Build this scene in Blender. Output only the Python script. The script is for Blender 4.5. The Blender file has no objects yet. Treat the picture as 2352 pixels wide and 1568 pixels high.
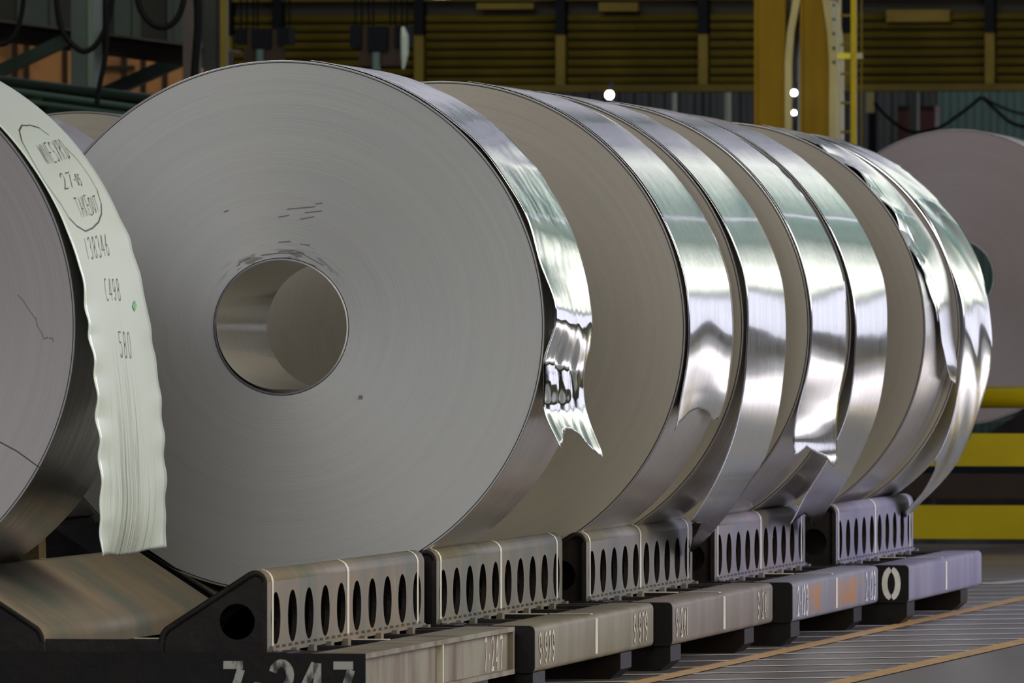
import bpy, bmesh, math, random
import numpy as np
from mathutils import Vector, Matrix
random.seed(7)
rng = np.random.RandomState(3)
C = bpy.context.scene.collection
SC = bpy.context.scene
PI = math.pi

# ------------------------------------------------------------------ camera, world, lights, exposure
F = 23860.0            # focal length in px of the 2352 px wide frame
TH = math.radians(8.58)
CX, HY = 1176.0, 750.0
HZ = 1.42
cam = bpy.data.cameras.new('camera')
camo = bpy.data.objects.new('camera', cam); C.objects.link(camo)
cam.sensor_width = 36.0
cam.lens = 36.0 * F / 2352.0
cam.clip_start = 1.0; cam.clip_end = 400
cam.shift_y = -34.0 / 2352.0
cam.dof.use_dof = True; cam.dof.focus_distance = 41.0; cam.dof.aperture_fstop = 13.0
camo.location = (0, 0, HZ)
camo.rotation_euler = (PI / 2, 0, TH)
SC.camera = camo
SC.view_settings.view_transform = 'Standard'
SC.view_settings.look = 'None'
SC.view_settings.gamma = 1.0
SC.view_settings.use_curve_mapping = False
SC.view_settings.exposure = 0.0

w = bpy.data.worlds.new('hall_air'); SC.world = w; w.use_nodes = True
w.node_tree.nodes['Background'].inputs[0].default_value = (0.80, 0.82, 0.86, 1)
w.node_tree.nodes['Background'].inputs[1].default_value = 0.10

def area(name, loc, target, size, sy, power, col):
    l = bpy.data.lights.new(name, 'AREA'); l.shape = 'RECTANGLE'; l.size = size; l.size_y = sy
    l.energy = power; l.color = col
    o = bpy.data.objects.new(name, l); C.objects.link(o); o.location = loc
    o.rotation_euler = (Vector(target) - Vector(loc)).to_track_quat('-Z', 'Y').to_euler()
    return o
area('bay_light_front', (-6, 16, 8), (-6.6, 40, 1.2), 10, 6, 1380, (0.98, 0.98, 1.0))
area('bay_light_side', (7, 36, 7.5), (-5.8, 41, 0.6), 8, 10, 1500, (1.0, 0.93, 0.74))
area('bay_light_cool', (6, 56, 5.5), (-5.6, 51, 0.4), 6, 6, 1700, (0.72, 0.74, 1.0))
lf = area('bay_light_floor', (-1.2, 73, 5), (-1.2, 73.1, 0), 3.5, 24, 5200, (0.90, 0.90, 1.0)); lf.data.spread = math.radians(55)  # added pool of light on the unseen floor for the rims to reflect
lw = area('bay_light_wall', (-16, 96, 14.5), (-15, 108, 10), 20, 2, 1000, (0.88, 0.88, 1.0)); lw.data.spread = math.radians(80)  # added fill on the unseen upper wall, lightening what the upper rims reflect
area('bay_light_back', (-14, 66, 12), (-17, 84, 2), 12, 6, 800, (1.0, 0.93, 0.75))

# ------------------------------------------------------------------ projection helpers (pixel -> point on a plane of the place)
ST, CT = math.sin(TH), math.cos(TH)
def ray(px, py):
    a = (px - CX) / F
    return (-ST + CT * a, CT + ST * a, (HY - py) / F)
def at(px, py, Y):
    d = ray(px, py); t = Y / d[1]
    return Vector((d[0] * t, Y, HZ + d[2] * t))
def floor_at(px, py):
    d = ray(px, py); t = -HZ / d[2]
    return Vector((d[0] * t, d[1] * t, 0))
def proj(X, Y, Z):
    D = -X * ST + Y * CT
    return CX + F * (X * CT + Y * ST) / D, HY - F * (Z - HZ) / D

# ------------------------------------------------------------------ materials
def nt(name):
    m = bpy.data.materials.new(name); m.use_nodes = True
    n = m.node_tree.nodes; l = m.node_tree.links
    return m, n, l, n['Principled BSDF']
def mat(name, col, rough=0.5, metal=0.0, var=0.0, scale=4.0, col2=None, stretch=(1, 1, 1), bump=0.0, bscale=30, spec=0.5, emit=None, estr=0, thresh=(0.4, 0.62)):
    m, n, l, b = nt(name)
    b.inputs['Roughness'].default_value = rough; b.inputs['Metallic'].default_value = metal
    b.inputs['Specular IOR Level'].default_value = spec
    b.inputs['Base Color'].default_value = (*col, 1)
    if emit:
        b.inputs['Emission Color'].default_value = (*emit, 1); b.inputs['Emission Strength'].default_value = estr
    tc = n.new('ShaderNodeTexCoord'); mp = n.new('ShaderNodeMapping'); l.new(tc.outputs['Object'], mp.inputs['Vector'])
    mp.inputs['Scale'].default_value = stretch
    if col2 or var:
        ns = n.new('ShaderNodeTexNoise'); ns.inputs['Scale'].default_value = scale; ns.inputs['Detail'].default_value = 6
        l.new(mp.outputs[0], ns.inputs['Vector'])
        cr = n.new('ShaderNodeValToRGB'); l.new(ns.outputs[0], cr.inputs[0])
        c2 = col2 or tuple(min(1, c * (1 - var)) for c in col)
        cr.color_ramp.elements[0].position = thresh[0]; cr.color_ramp.elements[0].color = (*col, 1)
        cr.color_ramp.elements[1].position = thresh[1]; cr.color_ramp.elements[1].color = (*c2, 1)
        l.new(cr.outputs[0], b.inputs['Base Color'])
    if bump:
        n2 = n.new('ShaderNodeTexNoise'); n2.inputs['Scale'].default_value = bscale; n2.inputs['Detail'].default_value = 5
        l.new(mp.outputs[0], n2.inputs['Vector'])
        bp = n.new('ShaderNodeBump'); bp.inputs['Strength'].default_value = bump; bp.inputs['Distance'].default_value = 0.01
        l.new(n2.outputs[0], bp.inputs['Height']); l.new(bp.outputs[0], b.inputs['Normal'])
    return m

def face_mat(name, c1, c2, smudge=0.0):
    """coil end: thousands of sheet edges, fine concentric rings around the local Y axis"""
    m, n, l, b = nt(name)
    tc = n.new('ShaderNodeTexCoord'); sp = n.new('ShaderNodeSeparateXYZ'); l.new(tc.outputs['Object'], sp.inputs[0])
    cb = n.new('ShaderNodeCombineXYZ'); l.new(sp.outputs[0], cb.inputs[0]); l.new(sp.outputs[2], cb.inputs[1])
    ln = n.new('ShaderNodeVectorMath'); ln.operation = 'LENGTH'; l.new(cb.outputs[0], ln.inputs[0])
    at2 = n.new('ShaderNodeMath'); at2.operation = 'ARCTAN2'; l.new(sp.outputs[2], at2.inputs[0]); l.new(sp.outputs[0], at2.inputs[1])
    def rings(scale, angk, det):
        v = n.new('ShaderNodeCombineXYZ')
        a = n.new('ShaderNodeMath'); a.operation = 'MULTIPLY'; a.inputs[1].default_value = scale; l.new(ln.outputs['Value'], a.inputs[0])
        c = n.new('ShaderNodeMath'); c.operation = 'MULTIPLY'; c.inputs[1].default_value = angk; l.new(at2.outputs[0], c.inputs[0])
        l.new(a.outputs[0], v.inputs[0]); l.new(c.outputs[0], v.inputs[1])
        t = n.new('ShaderNodeTexNoise'); t.inputs['Scale'].default_value = 1; t.inputs['Detail'].default_value = det
        l.new(v.outputs[0], t.inputs['Vector']); return t
    r1 = rings(300, 1.2, 3); r2 = rings(26, 0.15, 4)
    mx = n.new('ShaderNodeMath'); mx.operation = 'ADD'; l.new(r1.outputs[0], mx.inputs[0]); l.new(r2.outputs[0], mx.inputs[1])
    hv = n.new('ShaderNodeMath'); hv.operation = 'MULTIPLY'; hv.inputs[1].default_value = 0.5; l.new(mx.outputs[0], hv.inputs[0])
    cr = n.new('ShaderNodeValToRGB'); l.new(hv.outputs[0], cr.inputs[0])
    cr.color_ramp.elements[0].position = 0.27; cr.color_ramp.elements[0].color = (*c1, 1)
    cr.color_ramp.elements[1].position = 0.73; cr.color_ramp.elements[1].color = (*c2, 1)
    out = cr.outputs[0]
    if smudge:
        r3 = rings(60, 3.2, 5)
        # scuffs close above the bore
        g = n.new('ShaderNodeMapRange'); g.inputs['From Min'].default_value = 0.33; g.inputs['From Max'].default_value = 0.26
        l.new(ln.outputs['Value'], g.inputs['Value'])
        up = n.new('ShaderNodeMapRange'); up.inputs['From Min'].default_value = 0.14; up.inputs['From Max'].default_value = 0.24
        l.new(sp.outputs[2], up.inputs['Value'])
        k = n.new('ShaderNodeMath'); k.operation = 'MULTIPLY'; l.new(g.outputs[0], k.inputs[0]); l.new(up.outputs[0], k.inputs[1])
        th = n.new('ShaderNodeMapRange'); th.inputs['From Min'].default_value = 0.53; th.inputs['From Max'].default_value = 0.60
        l.new(r3.outputs[0], th.inputs['Value'])
        k2 = n.new('ShaderNodeMath'); k2.operation = 'MULTIPLY'; l.new(k.outputs[0], k2.inputs[0]); l.new(th.outputs[0], k2.inputs[1])
        k3 = n.new('ShaderNodeMath'); k3.operation = 'MULTIPLY'; k3.inputs[1].default_value = smudge; l.new(k2.outputs[0], k3.inputs[0])
        mc = n.new('ShaderNodeMix'); mc.data_type = 'RGBA'; l.new(k3.outputs[0], mc.inputs['Factor'])
        l.new(out, mc.inputs[6]); mc.inputs[7].default_value = (0.12, 0.12, 0.11, 1); out = mc.outputs[2]
    l.new(out, b.inputs['Base Color'])
    b.inputs['Metallic'].default_value = 0.45; b.inputs['Roughness'].default_value = 0.55
    b.inputs['Anisotropic'].default_value = 0.6
    tg = n.new('ShaderNodeTangent'); tg.direction_type = 'RADIAL'; tg.axis = 'Y'
    l.new(tg.outputs[0], b.inputs['Tangent'])
    bp = n.new('ShaderNodeBump'); bp.inputs['Strength'].default_value = 0.12; bp.inputs['Distance'].default_value = 0.002
    l.new(r1.outputs[0], bp.inputs['Height']); l.new(bp.outputs[0], b.inputs['Normal'])
    return m

def rim_mat(name, col, rough=0.16, streak=0.5, wave=0.02, dark=None, wscale=2.0, coat=1.0, bs=0.4):
    """rolled sheet: scratches run round the coil (across local Y)"""
    m, n, l, b = nt(name)
    tc = n.new('ShaderNodeTexCoord'); mp = n.new('ShaderNodeMapping'); l.new(tc.outputs['Object'], mp.inputs['Vector'])
    mp.inputs['Scale'].default_value = (0.35, 22, 0.35)
    ns = n.new('ShaderNodeTexNoise'); ns.inputs['Scale'].default_value = 2.0; ns.inputs['Detail'].default_value = 7; ns.inputs['Roughness'].default_value = 0.65
    l.new(mp.outputs[0], ns.inputs['Vector'])
    cr = n.new('ShaderNodeValToRGB'); l.new(ns.outputs[0], cr.inputs[0])
    d = dark or tuple(c * (1 - streak * 0.5) for c in col)
    cr.color_ramp.elements[0].position = 0.33; cr.color_ramp.elements[0].color = (*d, 1)
    cr.color_ramp.elements[1].position = 0.55; cr.color_ramp.elements[1].color = (*col, 1)
    l.new(cr.outputs[0], b.inputs['Base Color'])
    rr = n.new('ShaderNodeMapRange'); l.new(ns.outputs[0], rr.inputs['Value'])
    rr.inputs['From Min'].default_value = 0.3; rr.inputs['From Max'].default_value = 0.7
    rr.inputs['To Min'].default_value = rough * (1 + streak); rr.inputs['To Max'].default_value = rough * (1 - streak * .6)
    l.new(rr.outputs[0], b.inputs['Roughness'])
    b.inputs['Metallic'].default_value = 1.0
    cr2 = n.new('ShaderNodeMapRange'); l.new(ns.outputs[0], cr2.inputs['Value']); cr2.inputs['From Min'].default_value = .38; cr2.inputs['From Max'].default_value = .62
    cr2.inputs['To Min'].default_value = .01; cr2.inputs['To Max'].default_value = .07; l.new(cr2.outputs[0], b.inputs['Coat Roughness'])
    b.inputs['Coat Weight'].default_value = coat; b.inputs['Coat IOR'].default_value = 1.8; b.inputs['Coat Roughness'].default_value = 0.05
    mp2 = n.new('ShaderNodeMapping'); l.new(tc.outputs['Object'], mp2.inputs['Vector']); mp2.inputs['Scale'].default_value = (1, 0.8, 1)
    n2 = n.new('ShaderNodeTexNoise'); n2.inputs['Scale'].default_value = wscale; n2.inputs['Detail'].default_value = 2
    l.new(mp2.outputs[0], n2.inputs['Vector'])
    b1 = n.new('ShaderNodeBump'); b1.inputs['Strength'].default_value = 1.0; b1.inputs['Distance'].default_value = wave
    l.new(n2.outputs[0], b1.inputs['Height'])
    b2 = n.new('ShaderNodeBump'); b2.inputs['Strength'].default_value = bs; b2.inputs['Distance'].default_value = 0.0012
    l.new(ns.outputs[0], b2.inputs['Height']); l.new(b1.outputs[0], b2.inputs['Normal']); l.new(b2.outputs[0], b.inputs['Normal']); l.new(b2.outputs[0], b.inputs['Coat Normal'])
    return m

M = {}
M['face_grey'] = face_mat('sheet_edges_grey', (0.415, 0.42, 0.42), (0.485, 0.49, 0.485), 0.9)
M['face_mauve'] = face_mat('sheet_edges_mauve', (0.36, 0.33, 0.33), (0.44, 0.405, 0.405))  # mauve, taupe and far tints put mixed lamp colour into one similar metal
M['face_taupe'] = face_mat('sheet_edges_taupe', (0.40, 0.37, 0.32), (0.48, 0.445, 0.385))
M['face_back'] = face_mat('sheet_edges_far', (0.27, 0.235, 0.235), (0.31, 0.275, 0.275))
M['rim'] = rim_mat('bright_rolled_sheet', (0.88, 0.88, 0.88), 0.15, 0.6, 0.003)
M['rim_brown'] = rim_mat('dull_rolled_sheet', (0.50, 0.48, 0.43), 0.30, 0.4, 0.003, coat=0.2, bs=.12)
M['wrap'] = rim_mat('smooth_outer_wrap', (0.80, 0.76, 0.69), 0.30, 0.25, 0.002, coat=0.2, bs=.08)
M['mirror'] = rim_mat('mirror_bright_sheet', (0.92, 0.94, 0.93), 0.05, 0.6, 0.010, wscale=3.2)
M['bore'] = rim_mat('bore_sheet', (0.78, 0.76, 0.70), 0.12, 0.5, 0.003)
M['edge'] = mat('dark_sheet_edge', (0.03, 0.03, 0.03), 0.5, 0.3)
M['white_steel'] = None
M['ink'] = mat('marker_ink', (0.05, 0.06, 0.03), 0.6)
M['green'] = mat('green_sticker', (0.12, 0.55, 0.10), 0.5, var=0.3, scale=40)
M['black_paint'] = mat('black_paint', (0.009, 0.0085, 0.009), 0.5, scale=6, bump=0.15, col2=(0.015, 0.010, 0.009), spec=0.15)
M['dark_steel'] = mat('dark_bare_steel', (0.022, 0.018, 0.016), 0.6, 0.0, col2=(0.014, 0.011, 0.010), scale=9, bump=0.3, spec=0.2)
M['stencil'] = mat('stencil_paint', (0.42, 0.42, 0.37), 0.6, col2=(0.06, 0.055, 0.05), scale=22, stretch=(1, 1, .5), thresh=(0.50, 0.62))
M['stencil_clean'] = mat('stencil_paint_side', (0.66, 0.60, 0.48), 0.6, var=0.25, scale=20)
M['stencil_white'] = mat('stencil_paint_white', (0.80, 0.80, 0.80), 0.6, var=0.15, scale=20)
M['stripe'] = mat('cream_stripe_paint', (0.74, 0.70, 0.58), 0.5, var=0.12, scale=14)
def steel_paint(name, a, b_, sc=3.0):
    a = tuple(x * .82 for x in a); b_ = tuple(x * .75 for x in b_)
    return mat(name, a, 0.55, 0.0, spec=0.14, col2=b_, scale=sc, stretch=(1, 1.6, .55), bump=0.12, bscale=60, thresh=(0.38, 0.68))
M['beam0'] = steel_paint('beam_paint_rusty', (0.34, 0.32, 0.25), (0.20, 0.13, 0.09), 4)
M['beam1'] = steel_paint('beam_paint_olive', (0.30, 0.275, 0.20), (0.24, 0.21, 0.14))
M['beam2'] = steel_paint('beam_paint_taupe', (0.29, 0.25, 0.21), (0.23, 0.19, 0.155))
M['beam3_'] = mat('beam_paint_grey_rust_patches', (0.30, 0.29, 0.31), 0.42, 0.1, col2=(0.50, 0.25, 0.10), scale=2.0, stretch=(0, 1.5, .7), thresh=(0.52, 0.60), bump=0.1)
def patch_mat():
    m = steel_paint('beam_paint_grey_orange_patches', (0.31, 0.30, 0.33), (0.27, 0.26, 0.30))
    n, l = m.node_tree.nodes, m.node_tree.links; b = n['Principled BSDF']; src = b.inputs['Base Color'].links[0].from_socket
    tc = n.new('ShaderNodeTexCoord'); sp = n.new('ShaderNodeSeparateXYZ'); l.new(tc.outputs['Object'], sp.inputs[0])
    def rng_(sock, a, b2, w_):
        u = n.new('ShaderNodeMapRange'); u.inputs['From Min'].default_value = a; u.inputs['From Max'].default_value = a + w_; l.new(sock, u.inputs['Value'])
        d = n.new('ShaderNodeMapRange'); d.inputs['From Min'].default_value = b2; d.inputs['From Max'].default_value = b2 - w_; l.new(sock, d.inputs['Value'])
        q = n.new('ShaderNodeMath'); q.operation = 'MULTIPLY'; l.new(u.outputs[0], q.inputs[0]); l.new(d.outputs[0], q.inputs[1]); return q.outputs[0]
    y1, y2, z = rng_(sp.outputs[1], .55, 1.15, .12), rng_(sp.outputs[1], 1.45, 2.75, .25), rng_(sp.outputs[2], .125, .262, .02)
    a = n.new('ShaderNodeMath'); a.operation = 'ADD'; l.new(y1, a.inputs[0]); l.new(y2, a.inputs[1])
    c = n.new('ShaderNodeMath'); c.operation = 'MULTIPLY'; l.new(a.outputs[0], c.inputs[0]); l.new(z, c.inputs[1])
    ns = n.new('ShaderNodeTexNoise'); ns.inputs['Scale'].default_value = 3.5; ns.inputs['Detail'].default_value = 4; l.new(tc.outputs['Object'], ns.inputs['Vector'])
    e = n.new('ShaderNodeMapRange'); e.inputs['From Min'].default_value = .36; e.inputs['From Max'].default_value = .60; l.new(ns.outputs[0], e.inputs['Value'])
    g = n.new('ShaderNodeMath'); g.operation = 'MULTIPLY'; l.new(c.outputs[0], g.inputs[0]); l.new(e.outputs[0], g.inputs[1])
    mx = n.new('ShaderNodeMix'); mx.data_type = 'RGBA'; l.new(g.outputs[0], mx.inputs['Factor']); l.new(src, mx.inputs[6]); mx.inputs[7].default_value = (.42, .20, .08, 1)
    l.new(mx.outputs[2], b.inputs['Base Color']); return m
M['beam3'] = patch_mat()
M['beam4'] = steel_paint('beam_paint_lilac', (0.33, 0.30, 0.36), (0.24, 0.22, 0.31), 2.5)  # lilac of the cool light put partly into the beam colour
def cradle_paint(*a):
    m = steel_paint(*a); n, l = m.node_tree.nodes, m.node_tree.links; b = n['Principled BSDF']; src = b.inputs['Base Color'].links[0].from_socket
    tc = n.new('ShaderNodeTexCoord'); mp = n.new('ShaderNodeMapping'); l.new(tc.outputs['Object'], mp.inputs['Vector'])
    mp.inputs['Scale'].default_value = (2.2, 9, 2.2); mp.inputs['Rotation'].default_value = (0, 0, .25)
    ns = n.new('ShaderNodeTexNoise'); ns.inputs['Scale'].default_value = 2.6; ns.inputs['Detail'].default_value = 8; ns.inputs['Roughness'].default_value = .7; l.new(mp.outputs[0], ns.inputs['Vector'])
    r = n.new('ShaderNodeMapRange'); r.inputs['From Min'].default_value = .60; r.inputs['From Max'].default_value = .72; r.inputs['To Max'].default_value = .65; l.new(ns.outputs[0], r.inputs['Value'])
    mx = n.new('ShaderNodeMix'); mx.data_type = 'RGBA'; l.new(r.outputs[0], mx.inputs['Factor']); l.new(src, mx.inputs[6]); mx.inputs[7].default_value = (.42, .40, .36, 1)
    l.new(mx.outputs[2], b.inputs['Base Color']); return m
M['cradle0'] = cradle_paint('cradle_steel_brown_green', (0.30, 0.235, 0.165), (0.19, 0.20, 0.165), 2.2)
M['cradle1'] = cradle_paint('cradle_steel_olive', (0.25, 0.215, 0.15), (0.17, 0.18, 0.15), 2.2)
M['cradle2'] = cradle_paint('cradle_steel_grey', (0.27, 0.245, 0.20), (0.20, 0.20, 0.20), 2.2)
M['cradle3'] = cradle_paint('cradle_steel_pink', (0.30, 0.25, 0.25), (0.25, 0.24, 0.30), 2.2)
M['cradle4'] = cradle_paint('cradle_steel_lilac', (0.30, 0.27, 0.32), (0.24, 0.23, 0.32), 2.2)  # this and the pink one carry the cool lilac light in their colour
M['yellow'] = mat('safety_yellow', (0.50, 0.38, 0.0), 0.45, spec=0.25, var=0.12, scale=2)
M['orange_line'] = mat('orange_floor_paint', (0.72, 0.42, 0.13), 0.45, col2=(0.50, 0.33, 0.16), scale=5)
M['hatch'] = mat('pale_floor_paint', (0.85, 0.80, 0.74), 0.4, var=0.2, scale=6)
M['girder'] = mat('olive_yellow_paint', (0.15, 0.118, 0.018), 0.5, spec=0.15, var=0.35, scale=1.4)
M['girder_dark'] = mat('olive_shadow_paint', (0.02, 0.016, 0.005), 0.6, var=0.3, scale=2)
M['post_yellow'] = mat('post_yellow', (0.22, 0.17, 0.03), 0.5, spec=0.15, var=0.2, scale=3)
M['column'] = mat('ochre_column_paint', (0.31, 0.19, 0.008), 0.5, spec=0.12, var=0.45, scale=1.1, stretch=(1, 1, .25))
M['cream'] = mat('cream_flange_paint', (0.50, 0.45, 0.19), 0.45, var=0.12, scale=3)
M['navy'] = mat('dark_navy_steel', (0.008, 0.010, 0.015), 0.6, spec=0.1)
M['black_rubber'] = mat('black_rubber', (0.005, 0.006, 0.006), 0.7, spec=0.1)
M['teal'] = mat('teal_cladding', (0.06, 0.10, 0.083), 0.6, spec=0.1, var=0.2, scale=1)
M['teal_dark'] = mat('dark_teal_paint', (0.03, 0.05, 0.045), 0.5, var=0.3, scale=2)
M['teal_mid'] = mat('teal_machine_paint', (0.025, 0.055, 0.048), 0.35, col2=(0.012, 0.025, 0.022), scale=1.3, stretch=(.6, 1, 4))
M['mauve_beam'] = mat('mauve_steel_paint', (0.055, 0.042, 0.042), 0.5, var=0.3, scale=2)
M['orange_wall'] = mat('orange_painted_panel', (0.60, 0.29, 0.10), 0.6, col2=(0.14, 0.06, 0.02), scale=1.3, thresh=(0.45, 0.6))  # warm orange light on the wall, put into its colour
M['red'] = mat('red_panel', (0.10, 0.010, 0.018), 0.5)
M['pale_wall'] = mat('pale_upper_cladding', (0.55, 0.55, 0.56), 0.6, var=0.5, scale=1.2, stretch=(1, 1, .3))
M['olive_wall'] = mat('olive_dado', (0.42, 0.40, 0.25), 0.5)
M['grey_wall'] = mat('grey_cladding', (0.038, 0.04, 0.038), 0.7, spec=0.08, var=0.3, scale=1)
M['rust'] = mat('rust_steel', (0.035, 0.018, 0.008), 0.7, var=0.3, scale=5)
M['pale'] = mat('pale_green_paint', (0.55, 0.68, 0.60), 0.3)
def emis(name, col, s):
    return mat(name, (0.1, 0.1, 0.1), 0.5, emit=col, estr=s)
M['lamp'] = emis('lamp_glow', (1, 1, 0.97), 14)
M['lampwarm'] = emis('lamp_glow_warm', (1, 0.95, 0.7), 5)
M['daylight'] = emis('daylight_door', (0.84, 0.85, 1.0), 1.15)  # glow colours of the added panels mirrored in the coil rims
M['daywin'] = emis('daylight_window', (0.95, 1.0, 0.90), 1.65)
M['greenwin'] = emis('dim_green_glazing', (0.42, 0.50, 0.44), 0.62)
M['tealwin'] = emis('teal_glazing', (0.20, 0.44, 0.37), 0.70)
M['lampviolet'] = emis('bay_lamp_cool', (0.84, 0.82, 1.0), 1.9)  # shared by the roof strip lamps and the added narrow panels

# white-painted tail sheet with scraped streaks that grow towards its cut end
def white_mat():
    m, n, l, b = nt('pale_green_white_coating')
    tc = n.new('ShaderNodeTexCoord'); mp = n.new('ShaderNodeMapping'); l.new(tc.outputs['Object'], mp.inputs['Vector'])
    mp.inputs['Scale'].default_value = (0.25, 26, 0.45)
    ns = n.new('ShaderNodeTexNoise'); ns.inputs['Scale'].default_value = 2.2; ns.inputs['Detail'].default_value = 8; ns.inputs['Roughness'].default_value = 0.7
    l.new(mp.outputs[0], ns.inputs['Vector'])
    sp = n.new('ShaderNodeSeparateXYZ'); l.new(tc.outputs['Object'], sp.inputs[0])
    # more wear around the middle of the sheet and low down
    my = n.new('ShaderNodeMath'); my.operation = 'SUBTRACT'; my.inputs[1].default_value = 0.52; l.new(sp.outputs[1], my.inputs[0])
    ab = n.new('ShaderNodeMath'); ab.operation = 'ABSOLUTE'; l.new(my.outputs[0], ab.inputs[0])
    r = n.new('ShaderNodeMapRange'); r.inputs['From Min'].default_value = 0.28; r.inputs['From Max'].default_value = 0.08
    r.inputs['To Min'].default_value = -0.02; r.inputs['To Max'].default_value = 0.09; l.new(ab.outputs[0], r.inputs['Value'])
    rz = n.new('ShaderNodeMapRange'); rz.inputs['From Min'].default_value = 0.05; rz.inputs['From Max'].default_value = -0.55
    rz.inputs['To Min'].default_value = -0.06; rz.inputs['To Max'].default_value = 0.09; l.new(sp.outputs[2], rz.inputs['Value'])
    ad = n.new('ShaderNodeMath'); ad.operation = 'ADD'; l.new(r.outputs[0], ad.inputs[0]); l.new(rz.outputs[0], ad.inputs[1])
    a2 = n.new('ShaderNodeMath'); a2.operation = 'ADD'; l.new(ad.outputs[0], a2.inputs[0]); l.new(ns.outputs[0], a2.inputs[1])
    cr = n.new('ShaderNodeValToRGB'); l.new(a2.outputs[0], cr.inputs[0])
    cr.color_ramp.elements[0].position = 0.61; cr.color_ramp.elements[0].color = (0.80, 0.90, 0.82, 1)
    cr.color_ramp.elements[1].position = 0.74; cr.color_ramp.elements[1].color = (0.30, 0.31, 0.24, 1)
    l.new(cr.outputs[0], b.inputs['Base Color'])
    b.inputs['Roughness'].default_value = 0.28; b.inputs['Metallic'].default_value = 0.0
    b.inputs['Coat Weight'].default_value = 0.3; b.inputs['Coat Roughness'].default_value = 0.1
    return m
M['white_steel'] = white_mat()

# floor
def floor_mat():
    m, n, l, b = nt('sealed_concrete')
    tc = n.new('ShaderNodeTexCoord')
    mp = n.new('ShaderNodeMapping'); l.new(tc.outputs['Object'], mp.inputs['Vector']); mp.inputs['Scale'].default_value = (1, .25, 1)
    ns = n.new('ShaderNodeTexNoise'); ns.inputs['Scale'].default_value = 1.1; ns.inputs['Detail'].default_value = 7; l.new(mp.outputs[0], ns.inputs['Vector'])
    cr = n.new('ShaderNodeValToRGB'); l.new(ns.outputs[0], cr.inputs[0])
    cr.color_ramp.elements[0].position = 0.32; cr.color_ramp.elements[0].color = (0.12, 0.10, 0.088, 1)
    cr.color_ramp.elements[1].position = 0.68; cr.color_ramp.elements[1].color = (0.20, 0.185, 0.185, 1)
    l.new(cr.outputs[0], b.inputs['Base Color'])
    rr = n.new('ShaderNodeMapRange'); rr.inputs['To Min'].default_value = 0.22; rr.inputs['To Max'].default_value = 0.42; l.new(ns.outputs[0], rr.inputs['Value']); l.new(rr.outputs[0], b.inputs['Roughness'])
    bp = n.new('ShaderNodeBump'); bp.inputs['Strength'].default_value = 0.15; bp.inputs['Distance'].default_value = 0.01
    l.new(ns.outputs[0], bp.inputs['Height']); l.new(bp.outputs[0], b.inputs['Normal'])
    return m
M['floor'] = floor_mat()

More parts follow.
